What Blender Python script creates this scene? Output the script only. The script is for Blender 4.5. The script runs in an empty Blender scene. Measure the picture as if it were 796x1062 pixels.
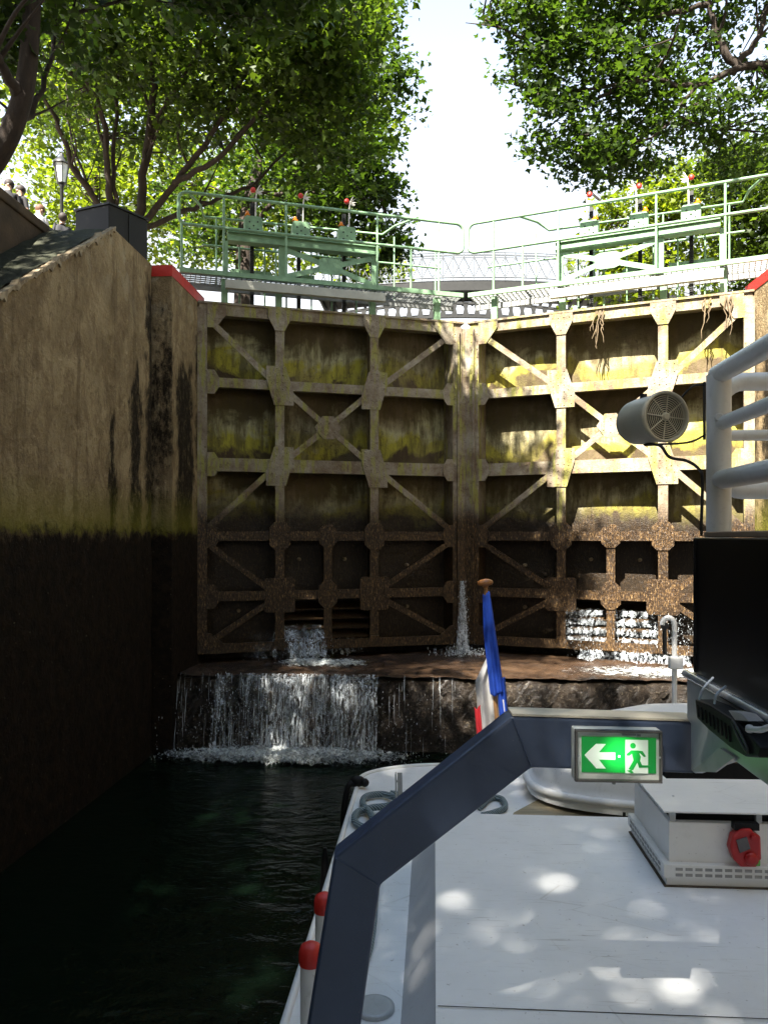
import bpy, bmesh, math, random
import numpy as np
from mathutils import Vector, Matrix, Quaternion
R = math.radians
sc = bpy.context.scene

# ------------------------------------------------------------------ camera
F = 800.0; CXP = 398.0; HY = 556.0; TH = R(3.72)
ct, st = math.cos(TH), math.sin(TH)
cam_d = bpy.data.cameras.new('camera'); cam = bpy.data.objects.new('camera', cam_d)
sc.collection.objects.link(cam); sc.camera = cam
cam.location = (0, 0, 0); cam.rotation_euler = (R(90), 0, TH)
cam_d.sensor_fit = 'HORIZONTAL'; cam_d.sensor_width = 36
cam_d.lens = 36 * F / 796; cam_d.shift_y = (HY - 531) / 796
cam_d.clip_start = 0.05; cam_d.clip_end = 3000

# ------------------------------------------------------------------ light
SUN_EL = R(52); sh = Vector((-0.40, -0.917)).normalized()
SUN = Vector((sh.x * math.cos(SUN_EL), sh.y * math.cos(SUN_EL), math.sin(SUN_EL)))
w = bpy.data.worlds.new('World'); sc.world = w; w.use_nodes = True
nt = w.node_tree; bg = nt.nodes['Background']
sky = nt.nodes.new('ShaderNodeTexSky'); sky.sky_type = 'NISHITA'; sky.sun_disc = False
sky.sun_elevation = SUN_EL; sky.sun_rotation = math.atan2(sh.x, sh.y)
sky.air_density = 1.3; sky.dust_density = 1.2; sky.ozone_density = 1.0
tc = nt.nodes.new('ShaderNodeTexCoord'); sx = nt.nodes.new('ShaderNodeSeparateXYZ'); mr = nt.nodes.new('ShaderNodeMapRange')
nt.links.new(tc.outputs['Generated'], sx.inputs[0]); nt.links.new(sx.outputs[2], mr.inputs[0])
mr.inputs[1].default_value = 0.22; mr.inputs[2].default_value = 0.70; mr.inputs[3].default_value = 1.0; mr.inputs[4].default_value = 0.12
HAZE = 3.0; vm = nt.nodes.new('ShaderNodeVectorMath'); vm.operation = 'SCALE'; vm.inputs[0].default_value = (1.0, 1.0, 1.0)
vm.inputs['Scale'].default_value = HAZE
mxs = nt.nodes.new('ShaderNodeMix'); mxs.data_type = 'RGBA'     # thin white summer haze low in the sky
nt.links.new(mr.outputs[0], mxs.inputs[0]); nt.links.new(sky.outputs[0], mxs.inputs[6]); nt.links.new(vm.outputs[0], mxs.inputs[7])
nt.links.new(mxs.outputs[2], bg.inputs[0]); bg.inputs[1].default_value = 0.085
sd = bpy.data.lights.new('sun', 'SUN'); so = bpy.data.objects.new('sun', sd); sc.collection.objects.link(so)
sd.energy = 5.0; sd.angle = R(0.53); sd.color = (1.0, 0.94, 0.84)
so.rotation_euler = (-SUN).to_track_quat('-Z', 'Y').to_euler(); so.location = (-10, -20, 30)
sc.view_settings.view_transform = 'Standard'; sc.view_settings.look = 'None'
sc.view_settings.exposure = 2.55; sc.view_settings.gamma = 1; sc.view_settings.use_curve_mapping = False

rnd = random.Random(7); nr = np.random.default_rng(11)

# ------------------------------------------------------------------ helpers
def at(px, py, D):
    x = (px - CXP) / F * D; z = (HY - py) / F * D
    return Vector((x * ct - D * st, x * st + D * ct, z))
def on_u(px, py, u):
    k = (px - CXP) / F; D = u / (k * ct - st); return at(px, py, D)

class NT:
    def __init__(s, name):
        s.m = bpy.data.materials.new(name); s.m.use_nodes = True
        s.t = s.m.node_tree; s.n = s.t.nodes; s.b = s.n['Principled BSDF']; s.out = s.n['Material Output']
    def add(s, t, **k):
        x = s.n.new(t)
        for a, v in k.items(): setattr(x, a, v)
        return x
    def l(s, a, b): s.t.links.new(a, b)
    def pos(s, scale=(1, 1, 1)):
        g = s.add('ShaderNodeNewGeometry'); m = s.add('ShaderNodeMapping'); m.inputs['Scale'].default_value = scale
        s.l(g.outputs['Position'], m.inputs[0]); return m.outputs[0]
    def obj(s, scale=(1, 1, 1)):
        g = s.add('ShaderNodeTexCoord'); m = s.add('ShaderNodeMapping'); m.inputs['Scale'].default_value = scale
        s.l(g.outputs['Object'], m.inputs[0]); return m.outputs[0]
    def noise(s, sc_, vec=None, detail=6, rough=0.6, dist=0.0):
        n = s.add('ShaderNodeTexNoise'); n.inputs['Scale'].default_value = sc_; n.inputs['Detail'].default_value = detail
        n.inputs['Roughness'].default_value = rough; n.inputs['Distortion'].default_value = dist
        if vec is not None: s.l(vec, n.inputs['Vector'])
        return n.outputs[0]
    def ramp(s, fac, stops, interp='LINEAR'):
        r = s.add('ShaderNodeValToRGB'); r.color_ramp.interpolation = interp
        e = r.color_ramp.elements
        while len(e) > 1: e.remove(e[-1])
        e[0].position = stops[0][0]; e[0].color = col4(stops[0][1])
        for p, c in stops[1:]:
            x = e.new(p); x.color = col4(c)
        s.l(fac, r.inputs[0]); return r.outputs[0]
    def mix(s, fac, a, b, mode='MIX'):
        m = s.add('ShaderNodeMix', data_type='RGBA', blend_type=mode)
        for i, v in ((0, fac), (6, a), (7, b)):
            if isinstance(v, bpy.types.NodeSocket): s.l(v, m.inputs[i])
            elif i == 0: m.inputs[0].default_value = v
            else: m.inputs[i].default_value = col4(v)
        return m.outputs[2]
    def math(s, op, a, b=0.0, clamp=False):
        m = s.add('ShaderNodeMath', operation=op, use_clamp=clamp)
        for i, v in ((0, a), (1, b)):
            if isinstance(v, bpy.types.NodeSocket): s.l(v, m.inputs[i])
            else: m.inputs[i].default_value = v
        return m.outputs[0]
    def step(s, v, a, b):
        m = s.add('ShaderNodeMapRange', interpolation_type='SMOOTHSTEP')
        s.l(v, m.inputs[0]); m.inputs[1].default_value = a; m.inputs[2].default_value = b; return m.outputs[0]
    def sep(s, i):
        g = s.add('ShaderNodeNewGeometry'); x = s.add('ShaderNodeSeparateXYZ'); s.l(g.outputs['Position'], x.inputs[0])
        return x.outputs[i]
    def bump(s, h, strength=0.3, dist=0.02):
        b = s.add('ShaderNodeBump'); b.inputs['Strength'].default_value = strength; b.inputs['Distance'].default_value = dist
        s.l(h, b.inputs['Height']); s.l(b.outputs[0], s.b.inputs['Normal'])
    def fin(s, col=None, rough=0.6, metal=0.0, spec=None):
        if col is not None:
            if isinstance(col, bpy.types.NodeSocket): s.l(col, s.b.inputs['Base Color'])
            else: s.b.inputs['Base Color'].default_value = col4(col)
        if isinstance(rough, bpy.types.NodeSocket): s.l(rough, s.b.inputs['Roughness'])
        else: s.b.inputs['Roughness'].default_value = rough
        s.b.inputs['Metallic'].default_value = metal
        if spec is not None: s.b.inputs['Specular IOR Level'].default_value = spec
        return s.m
def col4(c):
    if isinstance(c, (int, float)): c = (c, c, c)
    return (c[0], c[1], c[2], 1.0)

def simple(name, c, rough=0.5, metal=0.0, var=0.25, scale=6, bump=0.1, c2=None, stretch=(1, 1, 1)):
    t = NT(name); v = t.obj(stretch)
    n = t.noise(scale, v); n2 = t.noise(scale * 9, v, 4)
    dark = c2 if c2 is not None else tuple(x * (1 - var) for x in c)
    col = t.mix(t.ramp(n, [(0.35, 0), (0.65, 1)]), c, dark)
    col = t.mix(t.math('MULTIPLY', t.ramp(n2, [(0.55, 0), (0.8, 1)]), 0.35), col, tuple(x * 0.6 for x in dark))
    t.bump(n2, bump, 0.01)
    return t.fin(col, rough, metal)

def m_wall():
    t = NT('old_render'); v = t.pos(); vs = t.pos((2.4, 2.4, 0.35)); z = t.sep(2); y = t.sep(1)
    n1 = t.noise(1.6, v, 8, 0.65); n2 = t.noise(9, v, 6, 0.7); n3 = t.noise(1.5, vs, 6, 0.65, 0.4); n4 = t.noise(30, v, 3)
    n6 = t.noise(3.6, t.pos((1, 1, .6)), 8, 0.75, 1.2); n8 = t.noise(10, t.pos((1, 1, .7)), 8, .78, .5)
    base = t.mix(t.ramp(n1, [(0.38, 0), (0.62, 1)]), (0.42, 0.32, 0.18), (0.24, 0.175, 0.095))
    base = t.mix(t.ramp(n6, [(0.48, 0), (0.60, 0.75)]), base, (0.19, 0.13, 0.07))
    base = t.mix(t.ramp(n8, [(0.53, 0), (0.66, 0.6)]), base, (0.11, 0.075, 0.04))
    base = t.mix(t.ramp(n8, [(0.32, 0.6), (0.42, 0)]), base, (0.58, 0.46, 0.28))
    base = t.mix(t.ramp(t.noise(2.0, t.pos((3, 3, .2)), 5, .7), [(0.56, 0), (0.64, 0.55)]), base, (0.13, 0.09, 0.05))
    # black run-off streaks beside the recess
    yy = t.math('ADD', y, t.math('MULTIPLY', t.math('SUBTRACT', t.noise(2.2, t.pos((1, 1, .8)), 6, .7), .5), .55))
    yy = t.math('ADD', yy, t.math('MULTIPLY', t.math('SUBTRACT', t.noise(16, t.pos((1, 1, .35)), 6, .8), .5), .45))
    s = None
    for c_, hw, zt_ in ((9.46, .16, 3.0), (8.95, .17, 1.75), (8.30, .10, 1.15), (10.15, .32, 2.3), (10.75, .10, 3.1)):
        q = t.math('MULTIPLY', t.step(t.math('ABSOLUTE', t.math('SUBTRACT', yy, c_)), hw + .07, hw - .07), t.step(t.math('ADD', z, t.math('MULTIPLY', t.math('SUBTRACT', n3, .5), 2.2)), zt_ + .15, zt_ - .1))
        s = q if s is None else t.math('MAXIMUM', s, q)
    base = t.mix(t.math('MULTIPLY', s, t.ramp(n8, [(.3, .55), (.5, .97)])), base, (0.014, 0.010, 0.006))
    # pale mortar near the top edge
    top = t.math('MULTIPLY', t.ramp(t.noise(3.0, v, 8, 0.7), [(0.52, 0), (0.60, 0.7)]), t.step(z, 2.3, 3.4))
    base = t.mix(top, base, (0.42, 0.36, 0.25))
    # moss band and wet dark zone below the high water line
    zz = t.math('ADD', z, t.math('MULTIPLY', t.math('SUBTRACT', n2, 0.5), 0.22))
    zz = t.math('ADD', zz, t.math('MULTIPLY', t.math('SUBTRACT', n8, 0.5), 0.30))
    band = t.ramp(t.math('MULTIPLY', t.math('ADD', zz, 0.2), 1.0), [(0.2, 0), (0.25, 1), (0.34, 0.7), (0.80, 0)])
    base = t.mix(t.math('MULTIPLY', band, 0.8), base, (0.20, 0.19, 0.02))
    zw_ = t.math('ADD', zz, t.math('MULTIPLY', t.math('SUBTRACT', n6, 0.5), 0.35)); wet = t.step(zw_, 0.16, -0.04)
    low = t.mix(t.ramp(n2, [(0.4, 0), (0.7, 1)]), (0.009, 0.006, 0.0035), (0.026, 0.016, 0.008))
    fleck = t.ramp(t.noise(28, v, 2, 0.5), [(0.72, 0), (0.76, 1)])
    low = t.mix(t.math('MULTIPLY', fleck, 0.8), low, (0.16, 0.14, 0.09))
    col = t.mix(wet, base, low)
    t.bump(t.math('ADD', n2, t.math('MULTIPLY', n4, 0.4)), 0.8, 0.05)
    return t.fin(col, 0.85, spec=0.15)

ZB = [3.22, 2.19, 1.02, 0.0, -0.86, -1.6]       # centre heights of the six horizontal beams
def m_gate(name, skin):
    t = NT(name); v = t.pos(); z = t.sep(2)
    n1 = t.noise(2.6, v, 8, 0.7); n2 = t.noise(14, v, 6, 0.7); n3 = t.noise(2.2, t.pos((4, 4, 0.7)), 7, 0.7)
    n5 = t.noise(45, v, 3)
    if skin:
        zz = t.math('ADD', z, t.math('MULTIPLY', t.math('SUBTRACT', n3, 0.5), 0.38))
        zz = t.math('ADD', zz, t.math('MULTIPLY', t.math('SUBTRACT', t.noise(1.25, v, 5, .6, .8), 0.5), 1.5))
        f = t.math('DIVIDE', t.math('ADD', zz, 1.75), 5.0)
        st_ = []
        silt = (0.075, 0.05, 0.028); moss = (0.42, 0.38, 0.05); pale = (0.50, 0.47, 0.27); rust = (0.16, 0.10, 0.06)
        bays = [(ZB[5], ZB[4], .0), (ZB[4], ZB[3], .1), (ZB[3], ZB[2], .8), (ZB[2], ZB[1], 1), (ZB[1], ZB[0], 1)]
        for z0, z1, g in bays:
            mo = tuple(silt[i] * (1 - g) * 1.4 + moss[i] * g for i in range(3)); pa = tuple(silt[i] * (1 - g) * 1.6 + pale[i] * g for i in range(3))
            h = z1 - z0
            for fr, c in ((0.03, silt), (0.12, silt), (0.22, mo), (0.36, mo), (0.50, pa), (0.74, (0.085, 0.07, 0.035))):  # beam shade painted into each bay's dark upper part, sunlight into its pale band
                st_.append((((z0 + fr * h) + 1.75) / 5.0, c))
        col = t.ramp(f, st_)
        big = t.noise(0.9, v, 4, 0.6, 0.5)
        col = t.mix(t.ramp(big, [(0.46, 0), (0.60, 0.55)]), col, t.mix(n1, (0.15, 0.09, 0.05), (0.30, 0.25, 0.15)))
        col = t.mix(t.ramp(n3, [(0.42, 0), (0.60, 0.8)]), col, (0.10, 0.08, 0.03))
        col = t.mix(t.ramp(n2, [(0.55, 0), (0.72, 0.8)]), col, (0.07, 0.045, 0.03))
    else:
        col = t.mix(t.ramp(n1, [(0.35, 0), (0.62, 1)]), (0.36, 0.32, 0.24), (0.17, 0.12, 0.075))
        col = t.mix(t.ramp(n3, [(0.50, 0), (0.60, 0.8)]), col, (0.30, 0.29, 0.06))
        col = t.mix(t.ramp(n2, [(0.56, 0), (0.68, 0.7)]), col, (0.10, 0.06, 0.035))
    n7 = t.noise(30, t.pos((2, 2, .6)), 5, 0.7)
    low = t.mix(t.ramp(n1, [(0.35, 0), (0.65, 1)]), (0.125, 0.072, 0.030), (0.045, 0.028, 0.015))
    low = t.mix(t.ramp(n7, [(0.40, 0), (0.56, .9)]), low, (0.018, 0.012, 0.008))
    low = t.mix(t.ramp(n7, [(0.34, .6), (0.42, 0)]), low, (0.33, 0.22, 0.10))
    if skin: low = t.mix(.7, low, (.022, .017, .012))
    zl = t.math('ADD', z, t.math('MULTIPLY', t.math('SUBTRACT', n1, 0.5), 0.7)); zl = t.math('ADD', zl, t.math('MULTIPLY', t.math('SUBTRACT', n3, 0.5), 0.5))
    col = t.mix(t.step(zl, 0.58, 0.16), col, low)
    t.bump(t.math('ADD', n2, t.math('MULTIPLY', n5, 0.5)), 0.7, 0.02)
    rgh = t.ramp(zl, [(0.1, 0.32), (0.5, 0.85)])
    return t.fin(col, rgh, spec=0.3)

def m_white(name='deck_paint', c=(0.79, 0.80, 0.80), dirt=0.5, rough=0.42):
    t = NT(name); v = t.pos()
    n1 = t.noise(1.7, v, 8, 0.65); n2 = t.noise(50, v, 4, 0.6); n3 = t.noise(7, t.pos((1, 6, 1)), 8, 0.75)
    col = t.mix(t.ramp(n1, [(0.35, 0), (0.7, 1)]), c, tuple(x * 0.86 for x in c))
    col = t.mix(t.math('MULTIPLY', t.ramp(n3, [(0.56, 0), (0.72, 1)]), dirt * 0.7), col, (0.42, 0.38, 0.33))
    col = t.mix(t.math('MULTIPLY', t.ramp(n2, [(0.67, 0), (0.71, 1)]), dirt), col, (0.16, 0.13, 0.10))
    # fine dark scratches
    vr = t.add('ShaderNodeTexVoronoi', feature='DISTANCE_TO_EDGE'); vr.inputs['Scale'].default_value = 1.7
    t.l(t.pos((1.0, 2.3, 1.0)), vr.inputs['Vector'])
    sc_ = t.math('MULTIPLY', t.ramp(vr.outputs['Distance'], [(0.0, 1), (0.006, 0)]), t.ramp(n1, [(0.5, 0), (0.6, 1)]))
    col = t.mix(t.math('MULTIPLY', sc_, dirt * 0.7), col, (0.3, 0.27, 0.22))
    for sc3, ang in ((3.0, .5), (4.3, 2.1), (2.2, 1.2)):
        mp = t.add('ShaderNodeMapping'); mp.inputs['Rotation'].default_value = (0, 0, ang); mp.inputs['Scale'].default_value = (1, 26, 1)
        g = t.add('ShaderNodeNewGeometry'); t.l(g.outputs['Position'], mp.inputs[0])
        k = t.math('MULTIPLY', t.ramp(t.noise(sc3, mp.outputs[0], 2, .5), [(.70, 0), (.715, 1)]), t.ramp(t.noise(sc3 * .9, v, 3), [(.5, 0), (.6, 1)]))
        col = t.mix(t.math('MULTIPLY', k, dirt * .8), col, (.20, .17, .13))
    rs_ = t.ramp(t.noise(5.5, v, 5, .7), [(.69, 0), (.72, .6)]); col = t.mix(t.math('MULTIPLY', rs_, dirt), col, (.25, .12, .05))
    t.bump(t.noise(22, v, 4), 0.08, 0.01)
    return t.fin(col, t.ramp(n1, [(0.3, rough - 0.08), (0.7, rough + 0.15)]))

def m_leaf(name, c1, c2, trans=0.4):
    t = NT(name); g = t.add('ShaderNodeNewGeometry')
    col = t.ramp(g.outputs['Random Per Island'], [(0, c1), (0.6, c2), (1.0, tuple(x * 1.35 for x in c2))])
    t.l(col, t.b.inputs['Base Color']); t.b.inputs['Roughness'].default_value = 0.5; t.b.inputs['Specular IOR Level'].default_value = 0.3
    tr = t.add('ShaderNodeBsdfTranslucent'); c = t.mix(1.0, col, (2.0, 2.1, 0.7), 'MULTIPLY'); t.l(c, tr.inputs[0])
    mx = t.add('ShaderNodeMixShader'); mx.inputs[0].default_value = trans
    t.l(t.b.outputs[0], mx.inputs[1]); t.l(tr.outputs[0], mx.inputs[2]); t.l(mx.outputs[0], t.out.inputs[0])
    return t.m

def m_water(name, c, rough=0.05, scale=3.0, strength=0.35):
    t = NT(name); v = t.pos((1.0, 1.6, 1.0))
    n = t.noise(scale, v, 4, 0.55, 0.8); n2 = t.noise(scale * 4, v, 3, 0.5)
    t.bump(t.math('ADD', n, t.math('MULTIPLY', n2, 0.35)), strength, 0.08)
    m = t.fin(c, rough); t.b.inputs['IOR'].default_value = 1.33
    return m

def m_white_water(name, lo=0.45, hi=0.6, stretch=(16, 16, 1.6), alpha=1.0):
    t = NT(name); v = t.pos(stretch); n = t.noise(1.0, v, 6, 0.7, 0.4); n2 = t.noise(38, t.pos((1.5, 1.5, 0.5)), 3)
    n3 = t.noise(2.3, t.pos((1, .4, .12)), 4, .7)
    a = t.math('MULTIPLY', t.ramp(n, [(lo, 0), (hi, alpha)]), t.ramp(n2, [(0.35, 0.35), (0.6, 1)]))
    a = t.math('MULTIPLY', a, t.ramp(n3, [(0.40, 0.04), (0.54, 1)]))
    t.l(a, t.b.inputs['Alpha']); t.fin((0.72, 0.78, 0.82), 0.25)
    t.bump(n2, 0.6, 0.02); return t.m

class MB:
    def __init__(s, xf=None): s.v = []; s.f = []; s.sm = []; s.xf = xf or (lambda p: p); s.mi = []; s.cur = 0
    def add(s, vs, fs, smooth=False):
        o = len(s.v); s.v += [tuple(s.xf(Vector(p))) for p in vs]
        s.f += [tuple(i + o for i in f) for f in fs]; s.sm += [smooth] * len(fs); s.mi += [s.cur] * len(fs); return s
    def box(s, a, b):
        x0, y0, z0 = [min(a[i], b[i]) for i in range(3)]; x1, y1, z1 = [max(a[i], b[i]) for i in range(3)]
        return s.add([(x0,y0,z0),(x1,y0,z0),(x1,y1,z0),(x0,y1,z0),(x0,y0,z1),(x1,y0,z1),(x1,y1,z1),(x0,y1,z1)],
              [(0,3,2,1),(4,5,6,7),(0,1,5,4),(1,2,6,5),(2,3,7,6),(3,0,4,7)])
    def prism(s, poly, d):
        """poly: list of 3d points, d: extrusion vector"""
        n = len(poly); d = Vector(d); P = [Vector(p) for p in poly]
        return s.add(P + [p + d for p in P], [tuple(range(n - 1, -1, -1)), tuple(range(n, 2 * n))] + [(i, (i + 1) % n, n + (i + 1) % n, n + i) for i in range(n)])
    def bar(s, a, b, w_, h_, up=(0, 0, 1)):
        a = Vector(a); b = Vector(b); t = (b - a).normalized(); up = Vector(up); x = t.cross(up)
        if x.length < 1e-4: x = t.cross(Vector((1, 0, 0)))
        x.normalize(); y = x.cross(t).normalized(); x *= w_ / 2; y *= h_ / 2
        return s.prism([a - x - y, a + x - y, a + x + y, a - x + y], b - a)
    def tube(s, path, r, n=10, closed=False, cap=True):
        P = [Vector(p) for p in path]; m = len(P); rs = r if isinstance(r, (list, tuple)) else [r] * m
        T = []
        for i in range(m):
            a = P[(i - 1) % m] if closed or i > 0 else P[i]; b = P[(i + 1) % m] if closed or i < m - 1 else P[i]
            T.append((b - a).normalized())
        ref = Vector((0, 0, 1)) if abs(T[0].z) < 0.9 else Vector((1, 0, 0))
        N = (ref - T[0] * ref.dot(T[0])).normalized(); vs = []
        for i in range(m):
            if i: N = (N - T[i] * N.dot(T[i])).normalized()
            B = T[i].cross(N)
            for k in range(n):
                a = 2 * math.pi * k / n; vs.append(P[i] + (N * math.cos(a) + B * math.sin(a)) * rs[i])
        fs = []
        for i in range(m if closed else m - 1):
            for k in range(n):
                j = (i + 1) % m; fs.append((i*n+k, i*n+(k+1)%n, j*n+(k+1)%n, j*n+k))
        s.add(vs, fs, True)
        if cap and not closed:
            s.add(vs[:n], [tuple(range(n))]); s.add(vs[-n:], [tuple(range(n - 1, -1, -1))])
        return s
    def lathe(s, prof, c=(0, 0, 0), n=20, axis=(0, 0, 1)):
        q = Vector((0, 0, 1)).rotation_difference(Vector(axis)); c = Vector(c); vs = []
        for r, z in prof:
            for k in range(n):
                a = 2 * math.pi * k / n; vs.append(c + q @ Vector((r * math.cos(a), r * math.sin(a), z)))
        m = len(prof); fs = [(i*n+k, i*n+(k+1)%n, (i+1)*n+(k+1)%n, (i+1)*n+k) for i in range(m-1) for k in range(n)]
        s.add(vs, fs, True); s.add(vs[:n], [tuple(range(n-1, -1, -1))]); s.add(vs[-n:], [tuple(range(n))]); return s
    def blob(s, c, r, n=8, m=5, sq=(1, 1, 1)):
        prof = [(max(1e-4, math.sin(math.pi*i/m)) * r, -math.cos(math.pi*i/m) * r) for i in range(m + 1)]
        c = Vector(c); vs = [(c.x + p[0]*math.cos(2*math.pi*k/n)*sq[0], c.y + p[0]*math.sin(2*math.pi*k/n)*sq[1], c.z + p[1]*sq[2]) for p in prof for k in range(n)]
        return s.add(vs, [(i*n+k, i*n+(k+1)%n, (i+1)*n+(k+1)%n, (i+1)*n+k) for i in range(m) for k in range(n)], True)
    def build(s, name, mat, parent=None, origin=None, bevel=0, flip=False, **tags):
        V = [Vector(p) for p in s.v]
        if parent is not None: o = Vector(parent['_w'])
        elif origin is not None: o = Vector(origin)
        else:
            o = Vector((sum(p.x for p in V)/len(V), sum(p.y for p in V)/len(V), min(p.z for p in V)))
        me = bpy.data.meshes.new(name); me.from_pydata([tuple(p - o) for p in V], [], s.f)
        me.polygons.foreach_set('use_smooth', s.sm)
        for mm in (mat if isinstance(mat, (list, tuple)) else [mat]): me.materials.append(mm)
        me.polygons.foreach_set('material_index', s.mi)
        bm = bmesh.new(); bm.from_mesh(me); bmesh.ops.recalc_face_normals(bm, faces=bm.faces); bm.to_mesh(me); bm.free()
        ob = bpy.data.objects.new(name, me); sc.collection.objects.link(ob)
        ob['_w'] = tuple(o)
        if parent is not None: ob.parent = parent; ob.location = (0, 0, 0)
        else: ob.location = o
        if bevel:
            b = ob.modifiers.new('bevel', 'BEVEL'); b.width = bevel; b.segments = 2; b.limit_method = 'ANGLE'
        for k, v in tags.items():
            if v is not None: ob[k] = v
        return ob

def thing(name, loc, label, category, group=None):
    o = bpy.data.objects.new(name, None); sc.collection.objects.link(o); o.location = loc; o['_w'] = tuple(loc)
    o['label'] = label; o['category'] = category
    if group: o['group'] = group
    o.empty_display_size = 0.1
    return o
def lerp(a, b, t): return a + (b - a) * t
def spline(pts, n=8):
    P = [Vector(p) for p in pts]; P = [2*P[0]-P[1]] + P + [2*P[-1]-P[-2]]; out = []
    for i in range(1, len(P) - 2):
        for k in range(n):
            t = k / n; a, b, c, d = P[i-1], P[i], P[i+1], P[i+2]
            out.append(0.5 * ((2*b) + (c-a)*t + (2*a-5*b+4*c-d)*t*t + (3*b-a-3*c+d)*t**3))
    out.append(P[-2]); return out

# ------------------------------------------------------------------ materials
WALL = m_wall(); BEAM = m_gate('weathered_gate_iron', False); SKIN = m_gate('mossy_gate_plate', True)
GREEN = simple('green_paint', (0.25, 0.42, 0.24), 0.5, var=0.35, scale=7)
DARKIRON = simple('dark_iron', (0.03, 0.03, 0.028), 0.5, 0.3)
PALE = simple('pale_beam_paint', (0.50, 0.50, 0.42), 0.6, var=0.2, scale=3)
GALV = simple('galvanised_grating', (0.30, 0.31, 0.30), 0.5, 0.5)
RED = simple('red_paint', (0.62, 0.03, 0.02), 0.45, var=0.2)
WHITE = m_white(); WHITE2 = m_white('white_gloss', (0.78, 0.78, 0.76), 0.3, 0.45)
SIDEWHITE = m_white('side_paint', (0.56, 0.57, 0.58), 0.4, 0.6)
t = NT('navy_paint'); n1 = t.noise(3, t.pos(), 6, .6); n2 = t.noise(70, t.pos(), 4, .7); n3 = t.noise(9, t.pos((1, 1, .3)), 6, .75)
c = t.mix(t.ramp(n1, [(.35, 0), (.65, 1)]), (0.052, 0.074, 0.128), (0.038, 0.054, 0.095))
c = t.mix(t.ramp(n3, [(.58, 0), (.70, .45)]), c, (.075, .085, .11)); c = t.mix(t.ramp(n2, [(.715, 0), (.73, .8)]), c, (.40, .37, .32))
t.bump(t.noise(40, t.pos(), 3), .10, .01); BLUE = t.fin(c, t.ramp(n3, [(.4, .28), (.7, .5)]))
LIT_TOP = simple('painted_lit_top', (0.55, 0.50, 0.40), 0.5)
BLACK = simple('black_panel', (0.004, 0.004, 0.005), 0.3, var=0.3, scale=3, bump=0.02)
BLACKP = simple('black_plastic', (0.008, 0.008, 0.009), 0.55, var=0.2); BLACKP.node_tree.nodes['Principled BSDF'].inputs['Specular IOR Level'].default_value = .2
STEEL = simple('grey_steel_paint', (0.42, 0.44, 0.45), 0.35, 0.1, var=0.2, scale=4, bump=0.04)
SPK = simple('speaker_grey', (0.52, 0.47, 0.35), 0.4, 0.0, var=0.12, scale=5, bump=0.04)
SPKD = simple('speaker_inside', (0.015, 0.015, 0.013), 0.6)
WOOD = simple('varnished_wood', (0.33, 0.13, 0.035), 0.3, var=0.4, scale=8, stretch=(3, 3, 0.5))
TEAK = simple('aft_boards', (0.36, 0.30, 0.19), 0.7, var=0.35, scale=5, stretch=(1, 6, 1))
QUAY = simple('quay_paving', (0.22, 0.20, 0.17), 0.85, var=0.4, scale=3)
STONE = simple('quay_stone', (0.10, 0.065, 0.033), 0.85, var=0.5, scale=3, bump=0.5)
MOSSTOP = simple('mossy_slope', (0.035, 0.038, 0.018), 0.9, var=0.6, scale=5, bump=0.9)
SILL = None
t = NT('wet_sill'); v = t.pos(); z = t.sep(2)
n1 = t.noise(7, v, 8, 0.75); n2 = t.noise(26, v, 5, 0.7)
c = t.mix(t.ramp(n1, [(0.4, 0), (0.62, 1)]), (0.012, 0.009, 0.007), (0.05, 0.037, 0.026))
c = t.mix(t.ramp(n2, [(0.57, 0), (0.64, 0.9)]), c, (0.16, 0.13, 0.09)); t.bump(t.math('ADD', n1, n2), 1.0, 0.06)
SILL = t.fin(c, 0.3)
t = NT('wet_sill_floor'); v = t.pos(); n1 = t.noise(3, v, 8, 0.7); n2 = t.noise(30, v, 5, 0.7)
c = t.mix(t.ramp(n1, [(0.4, 0), (0.62, 1)]), (0.035, 0.021, 0.013), (0.085, 0.05, 0.028)); t.bump(t.math('ADD', n1, n2), 0.8, 0.05)
SILLTOP = t.fin(c, 0.2)
WATER = m_water('lock_water', (0.0028, 0.0075, 0.0040), 0.10, 2.2, 0.5)
WATER2 = m_water('canal_water', (0.01, 0.02, 0.014), 0.06, 2.0, 0.3)
FALL = m_white_water('falling_water', 0.50, 0.62, (26, 26, 1.3), 0.85)
FALL2 = m_white_water('spray_water', 0.46, 0.58, (22, 22, 7), 0.9)
FOAM = simple('foam', (0.75, 0.80, 0.80), 0.5, var=0.2, scale=30, bump=0.8)
STRAND = simple('water_strand', (0.70, 0.76, 0.80), 0.15, var=0.2, scale=30, bump=0.5)
BARK = simple('bark', (0.045, 0.030, 0.020), 0.9, var=0.5, scale=6, bump=0.9, stretch=(3, 3, 0.7))
LF_DK = m_leaf('leaf_dark', (0.014, 0.030, 0.006), (0.036, 0.062, 0.011), 0.5)
LF_MD = m_leaf('leaf_mid', (0.019, 0.035, 0.006), (0.050, 0.076, 0.011), 0.5)
LF_LT = m_leaf('leaf_light', (0.045, 0.072, 0.008), (0.125, 0.155, 0.015), 0.52)

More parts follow.
